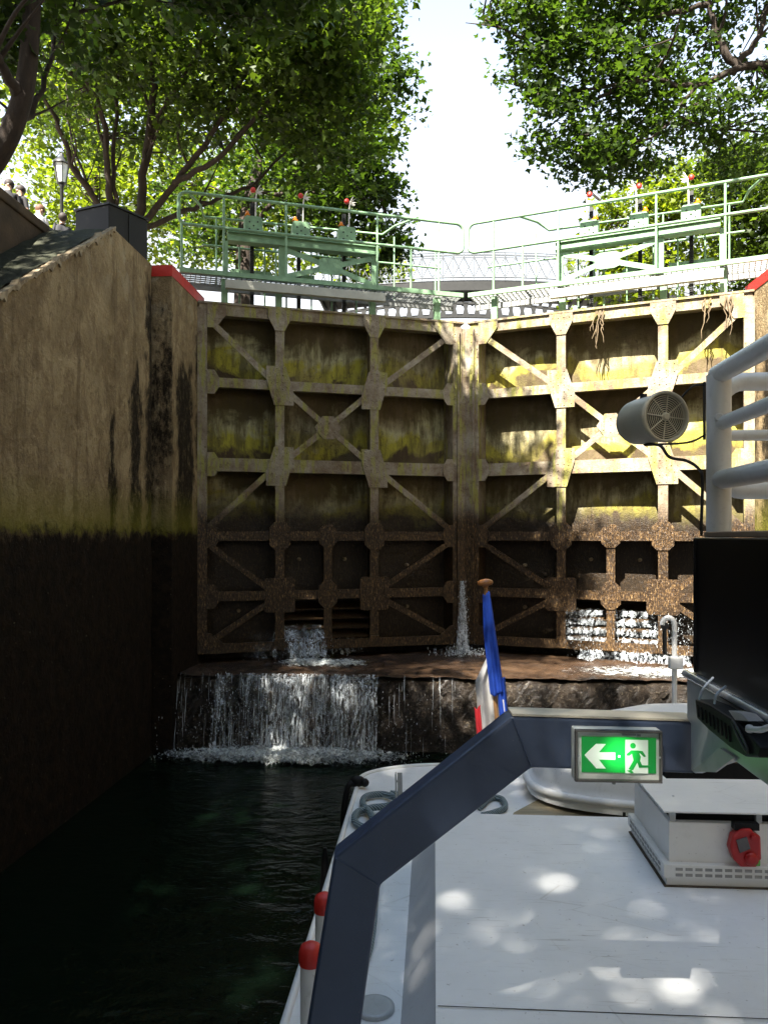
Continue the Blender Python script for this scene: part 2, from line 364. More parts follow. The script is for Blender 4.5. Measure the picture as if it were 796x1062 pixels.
# ------------------------------------------------------------------ setting
ZW = -2.75; ZQ = 3.45; ZS = -1.8
UL, UR, VH = -3.33, 4.305, 10.7
def sheet(name, x0, x1, y0, y1, z, mat):
    return MB().add([(x0,y0,z),(x1,y0,z),(x1,y1,z),(x0,y1,z)], [(0,1,2,3)]).build(name, mat, origin=(0, 0, z), kind='structure')
sheet('lock_water', -3.53, 4.51, -60, 9.83, ZW, WATER)
MB().add([(-3.34, 11.35, 2.75), (.4875, 12.70, 2.75), (4.32, 11.35, 2.75), (4.32, 400, 2.75), (-3.34, 400, 2.75)], [(0,1,2,3,4)]).build('canal_water', WATER2, origin=(0, 20, 2.75), kind='structure')
m = MB(); m.box((-400, 8.3, 3.0), (-4.27, 400, ZQ)); m.box((-400, -60, 3.0), (-4.67, 8.3, ZQ - .03)); m.build('quay_left', QUAY, origin=(-20, 0, ZQ), kind='structure')
m = MB(); m.box((4.95, -60, 3.0), (400, 400, ZQ)); m.build('quay_right', QUAY, origin=(20, 0, ZQ), kind='structure')
m = MB(); m.box((-3.9, -60, -4.2), (5, 400, -4.0)); m.build('canal_bed', SILL, origin=(0, 0, -4.2), kind='structure')

# left lock wall
lw = thing('lock_wall', (-3.9, 8.0, -4), 'tall stained tan lock wall on the left with a sloping top and a red edged pier', 'lock wall')
def rough_wall(poly_top, u, v0, v1, nv, nz, zb, amp, sgn):
    """a wall face in the plane u with a ragged relief; poly_top(v) gives the top height"""
    vs = []; fs = []
    for i in range(nv + 1):
        vv = lerp(v0, v1, i / nv); zt = poly_top(vv)
        for j in range(nz + 1):
            zz = lerp(zb, zt, j / nz)
            a = amp * (math.sin(vv*5.1+zz*2.3)*math.sin(vv*2.2-zz*4.1) + 0.5*math.sin(vv*11+zz*13)*math.sin(zz*9-vv*4))
            if j == nz: a = 0
            vs.append((u - sgn * abs(a), vv, zz))
    for i in range(nv):
        for j in range(nz):
            k = i*(nz+1)+j; fs.append((k, k+nz+1, k+nz+2, k+1))
    return vs, fs
def ltop(v): return ZQ - 0.05 if v >= 8.31 else max(0.35, 3.40 - (8.31 - v) * 0.635)
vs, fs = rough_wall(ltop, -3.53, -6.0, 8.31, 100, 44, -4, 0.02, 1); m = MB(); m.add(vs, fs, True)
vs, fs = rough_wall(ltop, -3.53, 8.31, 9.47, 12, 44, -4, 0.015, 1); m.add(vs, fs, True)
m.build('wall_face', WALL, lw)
m = MB(); prof = [(-6.0, 0.35), (3.51, 0.35), (8.31, 3.395)]
# core behind the face and the mossy sloping top
m.prism([(-3.56, -6, -4), (-3.56, 8.31, -4), (-3.56, 8.31, 3.37), (-3.56, 3.5, 0.32), (-3.56, -6, 0.32)], (-0.71, 0, 0))
m.prism([(-3.56, 8.31, -4), (-3.56, 9.47, -4), (-3.56, 9.47, 3.43), (-3.56, 8.31, 3.38)], (-0.71, 0, 0))
m.build('wall_core', WALL, lw)
def strip(v0, z0, v1, z1, n, u0, u1):
    vs = []; fs = []
    for i in range(n + 1):
        for j in range(9):
            vv = lerp(v0, v1, i / n); uu = lerp(u0, u1, j / 8)
            e = 0.03 * abs(math.sin(i * 2.7) * math.sin(i * 0.9 + 1)) if j == 0 else 0
            vs.append((uu - e * 0.7, vv, lerp(z0, z1, i / n) + 0.012 + 0.012 * math.sin(i*1.3+j*2.1)*math.sin(i*.4+j)))
    for i in range(n):
        for j in range(8): k = i*9+j; fs.append((k, k+1, k+10, k+9))
    return vs, fs
m = MB(); vs, fs = strip(3.5, 0.33, 8.27, 3.37, 60, -3.60, -4.262); m.add(vs, fs); m.build('sloping_top', MOSSTOP, lw)
# crumbling mortar along the slope edge
t = NT('mortar'); n1 = t.noise(12, t.pos(), 5); MORTAR = t.fin(t.mix(t.ramp(n1, [(0.4, 0), (0.6, 1)]), (0.42, 0.34, 0.22), (0.2, 0.15, 0.09)), 0.9); t.bump(n1, 0.8, 0.03)
m = MB(); pts = []
n = 150
vs = []; fs = []
for i in range(n + 1):
    v_ = lerp(3.5, 8.33, i / n); z_ = 0.335 + (v_ - 3.5) * 0.6375
    h = 0.006 + (0.05 * rnd.random() if rnd.random() < .12 else 0.012 * rnd.random())
    d = 0.012 + 0.03 * rnd.random() + (0.06 * rnd.random() if rnd.random() < .2 else 0)
    vs += [(-3.515, v_, z_ - d), (-3.512, v_, z_ + h), (-3.58, v_, z_ + h * 0.8), (-3.60, v_, z_ - d)]
for i in range(n):
    for j in range(4): fs.append((4*i+j, 4*i+(j+1) % 4, 4*i+4+(j+1) % 4, 4*i+4+j))
fs += [(0, 1, 2, 3), (4*n+3, 4*n+2, 4*n+1, 4*n)]
m.add(vs, fs); m.build('mortar_edge', MORTAR, lw)
# pier beside the gate
m = MB(); m.prism([(-3.33, 9.62, -4), (-3.33, 10.98, -4), (-3.7, 10.98, -4), (-4.27, 10.9, -4), (-4.27, 9.62, -4)], (0, 0, 4 + ZQ - 0.14))
m.box((-3.80, 9.46, -4), (-4.27, 9.63, ZQ - 0.05)); m.build('pier', WALL, lw)
m = MB(); m.prism([(-3.322, 9.612, 3.31), (-3.322, 10.99, 3.31), (-3.60, 10.99, 3.31), (-3.60, 9.612, 3.31)], (0, 0, 0.142)); m.build('red_edge_band', RED, lw)
m = MB(); m.box((-3.6, 9.62, 3.31), (-4.27, 10.98, 3.448)); m.build('coping', STONE, lw)
# retaining wall of the quay above the slope
m = MB(); vs, fs = rough_wall(lambda v: ZQ - 0.13, -4.265, -6, 8.3, 60, 10, 0.2, 0.015, 1); m.add(vs, fs, True)
m.box((-4.28, -6, 0.2), (-4.6, 8.3, ZQ - 0.14)); m.build('retaining_face', STONE, lw)
m = MB(); m.box((-4.24, -6, ZQ - 0.128), (-4.65, 8.28, ZQ - 0.02)); m.build('coping_stone', STONE, lw, bevel=0.015)
# upstream and downstream continuation
m = MB(); m.box((-3.36, 11.0, -4), (-4.3, 140, ZQ - 0.004)); m.box((-3.53, -60, -4), (-4.3, -6.02, ZQ - 0.004)); m.build('upstream_wall', WALL, lw)

rw = thing('lock_wall', (4.5, 8.0, -4), 'sunlit rusty yellow lock wall on the right beyond the railing, with a red edged pier', 'lock wall')
m = MB(); vs, fs = rough_wall(lambda v: ZQ - 0.03, 4.51, -6, 9.45, 60, 30, -4, 0.02, -1); m.add(vs, fs, True); m.build('wall_face', WALL, rw)
m = MB(); m.box((4.55, -60, -4), (5.0, 9.46, ZQ - 0.004)); m.box((4.75, 9.46, -4), (5.0, 9.64, ZQ - 0.004)); m.build('wall_core', WALL, rw)
m = MB(); m.prism([(4.305, 9.62, -4), (4.305, 10.98, -4), (5.0, 10.98, -4), (5.0, 9.62, -4)], (0, 0, 4 + 3.31)); m.build('pier', WALL, rw)
m = MB(); m.box((4.297, 9.612, 3.31), (4.6, 10.99, 3.452)); m.build('red_edge_band', RED, rw)
m = MB(); m.box((4.6, 9.62, 3.31), (5.0, 10.98, 3.448)); m.build('coping', STONE, rw)
m = MB(); m.box((4.33, 11.0, -4), (5.0, 140, ZQ - 0.004)); m.build('upstream_wall', WALL, rw)

# sill under the gates
sl = thing('lock_sill', (0.5, 9.8, -4), 'dark wet stone sill under the lock gates that the water falls over', 'lock sill')
def fnz(x, y, z): return (math.sin(x*7.3+z*3)*math.sin(z*8.1+x*2) + 0.6*math.sin(x*19+z*11)*math.sin(z*21-x*5) + 0.4*math.sin(x*41)*math.sin(z*37))
vs = []; fs = []; NX, NZ = 160, 30
for i in range(NX + 1):
    for j in range(NZ + 1):
        x = lerp(-3.55, 4.53, i/NX); z_ = lerp(-4, ZS, j/NZ); vs.append((x, 9.83 - 0.045 * fnz(x*1.3, 0, z_*1.2) + .07 * max(0, 1 - (ZS - z_)/.12)**2, z_ - (.03 if j == NZ else 0)))
for i in range(NX):
    for j in range(NZ): k = i*(NZ+1)+j; fs.append((k, k+NZ+1, k+NZ+2, k+1))
m = MB(); m.add(vs, fs, True); m.build('sill_face', SILL, sl)
vs = []; fs = []; NX, NY = 120, 40
for i in range(NX + 1):
    for j in range(NY + 1):
        x = lerp(-3.55, 4.53, i/NX); y = lerp(9.82, 12.6, j/NY); vs.append((x, y, ZS + 0.012 * fnz(x, 0, y)))
for i in range(NX):
    for j in range(NY): k = i*(NY+1)+j; fs.append((k, k+NY+1, k+NY+2, k+1))
m = MB(); m.add(vs, fs, True); m.build('sill_floor', SILLTOP, sl)
m = MB(); m.box((-3.5, 9.87, -4), (4.5, 12.6, ZS - 0.05)); m.build('sill_core', SILL, sl)
# mitre step the gates close against
cA = Vector((UL - 0.1, VH + 0.40, 0)); cB = Vector((0.4875, 12.06 + 0.42, 0)); cC = Vector((UR + 0.1, VH + 0.40, 0))
m = MB(); m.prism([(cA.x, cA.y, -1.83), (cB.x, cB.y, -1.83), (cC.x, cC.y, -1.83), (cC.x, 13, -1.83), (cA.x, 13, -1.83)], (0, 0, 0.27)); m.build('mitre_step', SILL, sl)

# ------------------------------------------------------------------ lock gate leaves
def leaf_xf(side):
    if side < 0: return lambda p: Vector((UL + .942*p.x + .3346*p.y, VH + .3346*p.x - .942*p.y, p.z))
    return lambda p: Vector((UR - .942*p.x - .3346*p.y, VH + .3346*p.x - .942*p.y, p.z))
LS = 4.045; NB = -0.40
def lbar(m, a, b, w_, d_):   # flat bar lying in the leaf plane
    m.bar((a[0], a[2], a[1]), (b[0], b[2], b[1]), w_, d_, up=(0, 1, 0))
def oct_plate(m, s, z, w_, h_, c, n0=0.012, th=0.014, riv=True, c2=None, ):
    c2 = c if c2 is None else c2
    P = [(-w_+c, -h_), (w_-c, -h_), (w_, -h_+c), (w_, h_-c2), (w_-c2, h_), (-w_+c2, h_), (-w_, h_-c2), (-w_, -h_+c)]
    m.prism([(s+a, n0, z+b) for a, b in P], (0, th, 0))
    if riv:
        nn = n0 + th
        for a in np.linspace(-0.72, 0.72, 4 if w_ > 0.15 else 3):
            for b in np.linspace(-0.8, 0.8, 6 if h_ > 0.2 else 4):
                if abs(a)*w_ > w_ - c*0.6 and abs(b)*h_ > h_ - c*0.9: continue
                if abs(a) < 0.3 and abs(b) < 0.5 and w_ > .15: continue
                x, zz = s+a*w_, z+b*h_; r = 0.011
                m.lathe([(r, 0), (r*.8, r*.6), (r*.3, r*.85)], (x, nn, zz), 6, (0, 1, 0))
def gate(side, label):
    xf = leaf_xf(side); base = xf(Vector((0, 0, -1.68)))
    g = thing('lock_gate_leaf', base, label, 'lock gate', 'the two leaves of the lock gate')
    def B(): return MB(xf)
    # plate skin, gently dished in every bay
    S = [0.0, 0.62, 1.16, 1.87, 2.58, 3.2, 3.86]
    vs = []; fs = []; NS, NZ = 96, 110
    for i in range(NS + 1):
        for j in range(NZ + 1):
            s = lerp(0, 3.9, i/NS); z_ = lerp(-1.66, 3.27, j/NZ)
            bz = next((q for q in range(5) if ZB[q+1] <= z_ <= ZB[q]), None)
            d = 0
            if bz is not None:
                fz = (z_-ZB[bz+1])/(ZB[bz]-ZB[bz+1])
                cols = [0.0, 1.16, 2.58, 3.9]; q = next(k for k in range(3) if cols[k] <= s <= cols[k+1]); fx = (s-cols[q])/(cols[q+1]-cols[q])
                d = 0.022 * (math.sin(math.pi*fz)**0.6) * (math.sin(math.pi*fx)**0.6)
            vs.append((s, NB + d, z_))
    hole = lambda s, z_: (1.25 < s < 2.49 and -1.52 < z_ < -0.98)
    for i in range(NS):
        for j in range(NZ):
            s = lerp(0, 3.9, (i+.5)/NS); z_ = lerp(-1.66, 3.27, (j+.5)/NZ)
            if hole(s, z_): continue
            k = i*(NZ+1)+j; fs.append((k, k+NZ+1, k+NZ+2, k+1))
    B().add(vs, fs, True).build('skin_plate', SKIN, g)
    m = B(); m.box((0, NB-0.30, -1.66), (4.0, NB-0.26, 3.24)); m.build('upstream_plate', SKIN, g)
    # horizontal beams
    for q, zb in enumerate(ZB):
        h = 0.075 if q in (0,) else 0.068
        if q == 2: h = 0.095
        m = B(); m.box((0.02, -0.02, zb-h), (3.97, 0.0, zb+h)); m.box((0.02, NB+.004, zb-0.012), (3.97, -0.021, zb+0.012))
        m.box((0.02, -0.06, zb-h), (3.97, -0.021, zb-h+0.014))
        if q == 0: m.box((0.0, NB-0.30, zb+h+.001), (4.02, 0.03, zb+h+0.03))
        m.build('horizontal_beam', BEAM, g)
    # posts
    for s, z0, z1, w_ in ((1.16, -1.62, 3.15, .066), (2.58, -1.62, 3.15, .066), (1.87, -1.62, -.06, .06)):
        m = B(); m.box((s-w_, 0.0015, z0), (s+w_, 0.0115, z1)); m.box((s-.012, NB+.03, z0), (s+.012, -0.0215, z1))
        # flared foot
        m.prism([(s-w_-.07, 0.0135, z0-.03), (s+w_+.07, 0.0135, z0-.03), (s+w_, 0.0135, z0+.13), (s-w_, 0.0135, z0+.13)], (0, .03, 0))
        m.build('vertical_post', BEAM, g)
    m = B(); m.box((-0.02, NB-.2, -1.67), (0.13, 0.012, 3.24)); m.build('heel_post', BEAM, g)
    m = B(); m.box((3.84, NB-.2, -1.67), (3.985, 0.012, 3.24)); m.box((3.90, .0125, -1.66), (3.93, .055, 3.2)); m.box((3.985, NB-.2, -1.66), (4.051, 0.0, 3.22))
    for k in range(40):
        zz = -1.55 + k*.12
        for ss in (3.868, 3.955): m.lathe([(.011, 0), (.008, .007), (.003, .01)], (ss, .012, zz), 6, (0, 1, 0))
    m.build('mitre_post', BEAM, g)
    # diagonal braces
    D_ = [((.1, 3.12), (1.02, 2.28)), ((3.82, 3.12), (2.72, 2.28)), ((1.30, 2.08), (1.87, 1.60)), ((2.44, 2.08), (1.87, 1.60)),
          ((1.30, 1.14), (1.87, 1.60)), ((2.44, 1.14), (1.87, 1.60)), ((1.02, .93), (.1, .08)), ((2.72, .93), (3.82, .08)),
          ((3.82, -.08), (2.72, -.78)), ((.1, -.08), (1.02, -.78)), ((1.02, -.95), (.1, -1.55)), ((2.72, -.95), (3.82, -1.55))]
    for a, b in D_:
        m = B(); lbar(m, (a[0], a[1], .005), (b[0], b[1], .005), .085, .012); m.build('diagonal_brace', BEAM, g)
    # gusset plates
    G = [(1.16, 2.19, .23, .30, .11), (2.58, 2.19, .23, .30, .11), (1.16, 1.02, .23, .30, .11), (2.58, 1.02, .23, .30, .11),
         (1.16, 0.0, .15, .20, .07), (2.58, 0.0, .15, .20, .07), (1.87, 0.0, .13, .17, .07), (1.87, -.86, .14, .20, .08),
         (1.16, -.86, .22, .25, .03), (2.58, -.86, .22, .25, .03)]
    for s, zz, w_, h_, c in G:
        m = B()
        if w_ == .23:
            up = (zz > 2) == (s < 2); lw_, hh = .20, .29   # braces leave towards the top outside or top inside corner
            P = [(-lw_, hh*.95), (-lw_, hh*.30), (-.085, -hh), (lw_, -hh), (lw_, -hh*.30), (.085, hh*.95)]
            if not up: P = [(-a, b) for a, b in P]
            m.prism([(s+a, .012, zz+b) for a, b in P], (0, .014, 0))
            for k in range(6):
                b = lerp(-hh*.88, hh*.85, k/5)
                for a in (-.045, .045): m.lathe([(.011, 0), (.008, .007), (.003, .01)], (s+a, .026, zz+b), 6, (0, 1, 0))
            for a, b in ((-.15, .8), (-.15, .4), (.15, -.8), (.15, -.4), (-.11, .1), (.11, -.1)): m.lathe([(.011, 0), (.008, .007), (.003, .01)], (s+(a if up else -a), .026, zz+b*hh), 6, (0, 1, 0))
        else: oct_plate(m, s, zz, w_, h_, c)
        m.build('gusset_plate', BEAM, g)
    m = B(); m.prism([(1.87-.20, .012, 1.60), (1.87-.08, .012, 1.43), (1.87+.08, .012, 1.43), (1.87+.20, .012, 1.60), (1.87+.08, .012, 1.77), (1.87-.08, .012, 1.77)], (0, .014, 0))
    for a, b in ((-.1, .06), (.1, .06), (-.1, -.06), (.1, -.06), (0, 0), (0, .1), (0, -.1)): m.lathe([(.011, 0), (.008, .007), (.003, .01)], (1.87+a, .026, 1.60+b), 6, (0, 1, 0))
    m.build('gusset_plate', BEAM, g)
    for s in (1.16, 2.58):   # Y shaped plates under the top beam
        m = B(); m.prism([(s-.17, .012, 3.31), (s-.17, .012, 3.17), (s-.07, .012, 2.98), (s+.07, .012, 2.98), (s+.17, .012, 3.17), (s+.17, .012, 3.31)], (0, .014, 0))
        for a, b in ((-.12, 3.23), (-.04, 3.23), (.04, 3.23), (.12, 3.23), (-.08, 3.12), (.08, 3.12), (0, 3.05)): m.lathe([(.011, 0), (.008, .007), (.003, .01)], (s+a, .026, b), 6, (0, 1, 0))
        m.build('gusset_plate', BEAM, g)
    for q, zb in enumerate(ZB):   # edge plates
        hh = .17 if q not in (5,) else .08
        for s0, sg in ((.13, 1), (3.84, -1)):
            if q == 0: P = [(0, -.26), (0, .07), (.30, .07), (.30, -.02), (.12, -.26)]
            elif q == 5: P = [(0, -.07), (0, .22), (.05, .22), (.30, -.0), (.30, -.07)]
            else: P = [(0, -hh), (0, hh), (.10, hh), (.17, .06), (.17, -.06), (.10, -hh)]
            m = B(); m.prism([(s0 + sg*a, .0125, zb+b) for a, b in P], (0, .012, 0)); m.build('gusset_plate', BEAM, g)
    # louvred sluice openings
    for k in range(4):
        zz = -1.03 - k * 0.145
        m = B(); m.add([(1.2, NB+.26, zz-.05), (2.54, NB+.26, zz-.05), (2.54, NB+.02, zz+.03), (1.2, NB+.02, zz+.03), (1.2, NB+.255, zz-.07), (2.54, NB+.255, zz-.07), (2.54, NB+.02, zz+.01), (1.2, NB+.02, zz+.01)],
                       [(0,1,2,3), (4,7,6,5), (0,4,5,1), (1,5,6,2), (2,6,7,3), (3,7,4,0)])
        m.build('sluice_louver', BEAM, g)
    for ss, zz in ((.6, -.45), (1.5, -.35), (2.2, -.35), (3.2, -.45), (3.2, -1.1), (.6, -1.1)):
        m = B(); m.lathe([(.028, -.06), (.028, .02), (.02, .03), (.005, .034)], (ss, NB+.07, zz), 10, (0, 1, 0)); m.build('bolt_head', MORTAR, g)
    # ---- green walkway superstructure
    zt = 3.33
    for s in (.38, 1.16, 2.58, 3.62):
        m = B(); m.box((s-.045, -.16, zt-.02), (s+.045, -.08, 3.70)); m.build('support_post', GREEN, g)
    m = B(); m.box((.38, .03, 3.51), (2.73, .11, 3.635)); m.build('pale_beam', PALE, g, bevel=.006)
    m = B(); m.box((-.25, .0, 3.70), (4.0, .045, 3.765)); m.box((-.25, -.72, 3.70), (4.0, -.67, 3.765)); m.build('walkway_edge_beam', GREEN, g)
    m = B()
    for k in range(60): ss = -.24 + k*.0718; m.box((ss, -.67, 3.72), (ss+.008, -.001, 3.752))
    for k in range(7): nn = -.6 + k*.09; m.box((-.24, nn, 3.726), (3.99, nn+.006, 3.748))
    m.box((-.24, -.40, 3.60), (3.99, -.36, 3.68)); m.build('walkway_grating', GALV, g)
    # loops and rails
    def loop(s0, s1, z0, z1, n_, r_=.11):
        P = []
        for cs, cz, a0 in ((s1-r_, z1-r_, 90), (s1-r_, z0+r_, 0), (s0+r_, z0+r_, -90), (s0+r_, z1-r_, 180)):
            for k in range(6):
                a = R(a0 - k*18); P.append((cs + r_*math.cos(a), n_, cz + r_*math.sin(a)))
        return P
    m = B(); m.tube(loop(-.26, 4.0, 4.38, 4.83, .03), .024, 8, closed=True); m.build('guard_rail', GREEN, g)
    m = B(); m.tube([(-.1, .03, 4.80), (.05, -.30, 4.80), (.12, -.69, 4.80), (2.9, -.69, 4.83), (3.0, -.3, 4.83), (3.2, .02, 4.83)], .019, 8)
    m.tube([(.1, -.69, 4.38), (3.9, -.69, 4.38)], .017, 8); m.build('guard_rail', GREEN, g)
    for s, zz in ((-.22, 4.42), (.36, 4.81), (1.25, 4.81), (2.62, 4.81), (3.15, 4.38), (3.6, 4.81)):
        m = B(); m.tube([(s, .03, 3.74), (s, .03, zz)], .018, 8); m.build('rail_post', GREEN, g)
    for s in (.3, 1.2, 2.2, 3.1, 3.8):
        m = B(); m.tube([(s, -.69, 3.74), (s, -.69, 4.81)], .014, 8); m.build('rail_post', GREEN, g)
    # gear frame: upper beam, posts, x brace
    m = B(); m.box((.42, -.10, 4.275), (2.68, -.09, 4.375)); m.box((.42, -.22, 4.377), (2.68, -.06, 4.395)); m.box((.42, -.22, 4.255), (2.68, -.06, 4.273)); m.build('gear_beam', GREEN, g)
    for s, w_ in ((.40, .03), (1.22, .06), (2.62, .05)):
        m = B(); m.box((s-w_, -.14, 3.77), (s+w_, -.10, 4.253)); m.box((s-.012, -.22, 3.77), (s+.012, -.142, 4.253)); m.build('gear_post', GREEN, g)
    c_, zc = 1.93, 4.02
    for ss, zz in ((1.28, 4.20), (2.56, 4.20), (1.28, 3.82), (2.56, 3.82)):
        m = B(); lbar(m, (ss, zz, -.098), (c_, zc, -.098), .075, .012); m.build('cross_brace', GREEN, g)
    m = B(); m.prism([(c_-.18, -.089, zc-.09), (c_-.1, -.089, zc-.12), (c_+.1, -.089, zc-.12), (c_+.18, -.089, zc-.09), (c_+.18, -.089, zc+.09), (c_+.1, -.089, zc+.12), (c_-.1, -.089, zc+.12), (c_-.18, -.089, zc+.09)], (0, .012, 0))
    for a in (-.12, -.04, .04, .12):
        for b in (-.06, .06): m.lathe([(.008, 0), (.006, .006)], (c_+a, -.077, zc+b), 6, (0, 1, 0))
    m.build('brace_plate', GREEN, g)
    m = B(); m.box((.5, -.45, 3.90), (1.1, -.42, 3.97)); m.box((1.35, -.45, 3.92), (1.75, -.42, 3.98)); m.build('shaft_cover', GREEN, g)
    # three rack and pinion sluice gears
    for s in (.80, 1.50, 2.20):
        m = B(); P = [(-.14, 0), (.14, 0), (.16, .05), (.13, .06), (.13, .24), (.10, .27), (-.10, .27), (-.13, .24), (-.13, .05), (-.16, .04)]
        m.prism([(s+a, -.30, 4.40+b) for a, b in P], (0, .16, 0))
        sg = m.build('sluice_gear', GREEN, g)
        m = B()
        for a, b in ((-.06, .08), (.06, .08), (-.06, .18), (.06, .19), (0, .13), (-.10, .05), (-.02, .05)): m.lathe([(.013, 0), (.010, .008), (.002, .010)], (s+a, -.139, 4.40+b), 6, (0, 1, 0))
        m.build('bolt', DARKIRON, sg)
        m = B(); m.box((s-.028, -.40, 3.36), (s+.028, -.36, 4.95)); 
        for k in range(50): m.box((s-.028, -.36, 3.5+k*.028), (s+.028, -.345, 3.512+k*.028))
        m.build('rack', DARKIRON, sg)
        m = B(); m.box((s-.13, -.20, 4.675), (s-.05, -.14, 4.69)); m.lathe([(.026, 0), (.028, .03), (.018, .05)], (s-.09, -.17, 4.69), 10); m.build('amber_light', AMBER, sg)
        m = B(); m.tube([(s+.03, -.17, 4.66), (s+.035, -.17, 4.95), (s+.05, -.17, 5.06)], .011, 8)
        for dx, dz in ((.09, .06), (.10, .01), (.06, .10), (.08, -.03)): m.prism([(s+.03, -.175, 5.04), (s+.05+dx*.5, -.175, 5.03+dz), (s+.05+dx, -.175, 5.05+dz*1.1), (s+.06, -.175, 5.06)], (0, .012, 0))
        m.build('pointer', PALEW, sg)
        m = B(); m.lathe([(.012, -.025), (.036, -.02), (.040, 0), (.036, .02), (.012, .025)], (s-.005, -.17, 5.06), 12, (0, 1, 0)); m.build('red_knob', RED, sg)
        m = B(); m.tube([(s+.18, -.30, 3.34), (s+.18, -.30, 4.3)], .012, 6); m.tube([(s-.18, -.42, 3.34), (s-.18, -.42, 4.3)], .014, 6); m.build('guide_rod', GREEN, sg)
    return g
AMBER = simple('amber_lens', (0.75, 0.22, 0.01), 0.2); PALEW = simple('white_pointer', (0.7, 0.66, 0.58), 0.5)
gate(-1, 'shaded mossy left leaf of the lock gate with the waterfall below it')
gR = gate(1, 'sunlit rusty right leaf of the lock gate behind the loudspeaker')

# roots and weed hanging from the right leaf
rr = random.Random(3); WEED = simple('dry_weed', (0.22, 0.16, 0.09), .9, var=.5)
for grp_, lab in (((2.02, 2.08, 1.98, 2.05), 'dry roots hanging from the top beam of the sunlit gate leaf above its second bay'), ((.62, .35, .3, .55), 'dry weed hanging from the sunlit gate leaf top close to the right wall')):
    m = MB(leaf_xf(1))
    for s0 in grp_:
        for k in range(2):
            L = rr.uniform(.15, .6); p = [(s0 + rr.uniform(-.03, .03), .045, 3.26)]
            for q in range(5): p.append((p[-1][0] + rr.uniform(-.04, .04), p[-1][1] + rr.uniform(-.01, .02), p[-1][2] - L/5))
            m.tube(p, [.012, .010, .008, .006, .005, .003], 5)
    m.build('hanging_weed', WEED, label=lab, category='weed', group='dry weed on the gate')

# ------------------------------------------------------------------ water falling
def noise2(x, y): return math.sin(x*3.1+1)*math.sin(y*2.3+x) + .5*math.sin(x*9.7+y*3)*math.sin(y*7.9-x*2) + .25*math.sin(x*23)*math.sin(y*19+x*5)
wf = thing('waterfall', (-1.9, 9.75, ZW), 'white veil of water falling over the dark sill below the left gate leaf', 'waterfall')
for q in range(3):
    vs = []; fs = []; NX, NZ = 90, 16; x0, x1 = (-2.80, -.72)
    for i in range(NX+1):
        for j in range(NZ+1):
            tt = j/NZ; x = lerp(x0, x1, i/NX)
            off = .10 + .11*q + .10*noise2(x*2+q*3, 1)*.3
            fall = math.sqrt(tt)
            vs.append((x + .02*noise2(x*3, tt*3+q), 9.84 - off*fall*1.2 - .02 - .015*noise2(x*6, tt*4), ZS + .03 - (.03+.92)*tt))
    for i in range(NX):
        for j in range(NZ): k = i*(NZ+1)+j; fs.append((k, k+NZ+1, k+NZ+2, k+1))
    MB().add(vs, fs, True).build('water_veil', FALL, wf)
m = MB()
for k in range(170):
    x = rnd.gauss(-1.75, .62) if rnd.random() < .75 else rnd.uniform(-3.3, .3)
    if not -3.4 < x < .5: continue
    t0 = rnd.uniform(0, .8) if rnd.random() < .7 else 0; t1 = min(1, t0 + rnd.uniform(.08, .5)); off = rnd.uniform(.06, .36); P = []
    for j in range(9):
        tt = lerp(t0, t1, j/8); P.append((x + rnd.uniform(-.003, .003), 9.82 - off*math.sqrt(tt) - .03, ZS + .03 - .95*tt))
    rr_ = rnd.uniform(.001, .0034); m.tube(P, [rr_*(.2 + .9*math.sin(math.pi*(j+.3)/9)*rnd.uniform(.4, 1.4)) for j in range(9)], 5)
for k in range(1600):
    x = rnd.gauss(-1.8, .75); tt = rnd.random()**.7
    m.blob((x, 9.82 - .05 - rnd.uniform(0, .5)*math.sqrt(tt), ZS + .05 - .95*tt), rnd.uniform(.0015, .005), 5, 3, (1, 1, rnd.uniform(1, 4)))
m.build('water_strands', STRAND, wf, kind='stuff')

def froth(z0, x0, x1, y0, y1, amp, mat, name, parent=None, nx=150, ny=40, layers=2, **tags):
    m = MB()
    for q in range(layers):
        vs = []; fs = []
        for i in range(nx+1):
            for j in range(ny+1):
                x = lerp(x0, x1, i/nx); y = lerp(y0, y1, j/ny); e = math.sin(math.pi*i/nx)**.5*math.sin(math.pi*j/ny)**.7
                vs.append((x, y, z0 + .004 + .018*q + amp*e*(.5 + .35*noise2(x*4 + q, y*6) + .35*noise2(x*13, y*15 + q) + .15*rnd.random())))
        for i in range(nx):
            for j in range(ny): k = i*(ny+1)+j; fs.append((k, k+ny+1, k+ny+2, k+1))
        m.add(vs, fs, True)
    return m.build(name, mat, parent, **tags)
def froth_mat(name, cx, cy, rx, ry, lo=.50):
    '''foam that thins out towards its own edge'''
    t = NT(name); n = t.noise(1.0, t.pos((9, 14, 9)), 8, .75, .6); n2 = t.noise(60, t.pos(), 3)
    g = t.add('ShaderNodeNewGeometry'); mp = t.add('ShaderNodeMapping'); mp.inputs['Location'].default_value = (-cx/rx, -cy/ry, 0); mp.inputs['Scale'].default_value = (1/rx, 1/ry, 0)
    t.l(g.outputs['Position'], mp.inputs[0]); ln = t.add('ShaderNodeVectorMath', operation='LENGTH'); t.l(mp.outputs[0], ln.inputs[0])
    v = t.math('SUBTRACT', n, t.math('MULTIPLY', t.math('POWER', ln.outputs['Value'], 2.2), .24))
    a = t.math('MULTIPLY', t.ramp(v, [(lo-.09, 0), (lo+.03, 1)]), t.ramp(n2, [(.3, .45), (.5, 1)])); t.l(a, t.b.inputs['Alpha'])
    t.bump(t.math('ADD', n, n2), 1.0, .04); return t.fin((.72, .77, .76), .35)
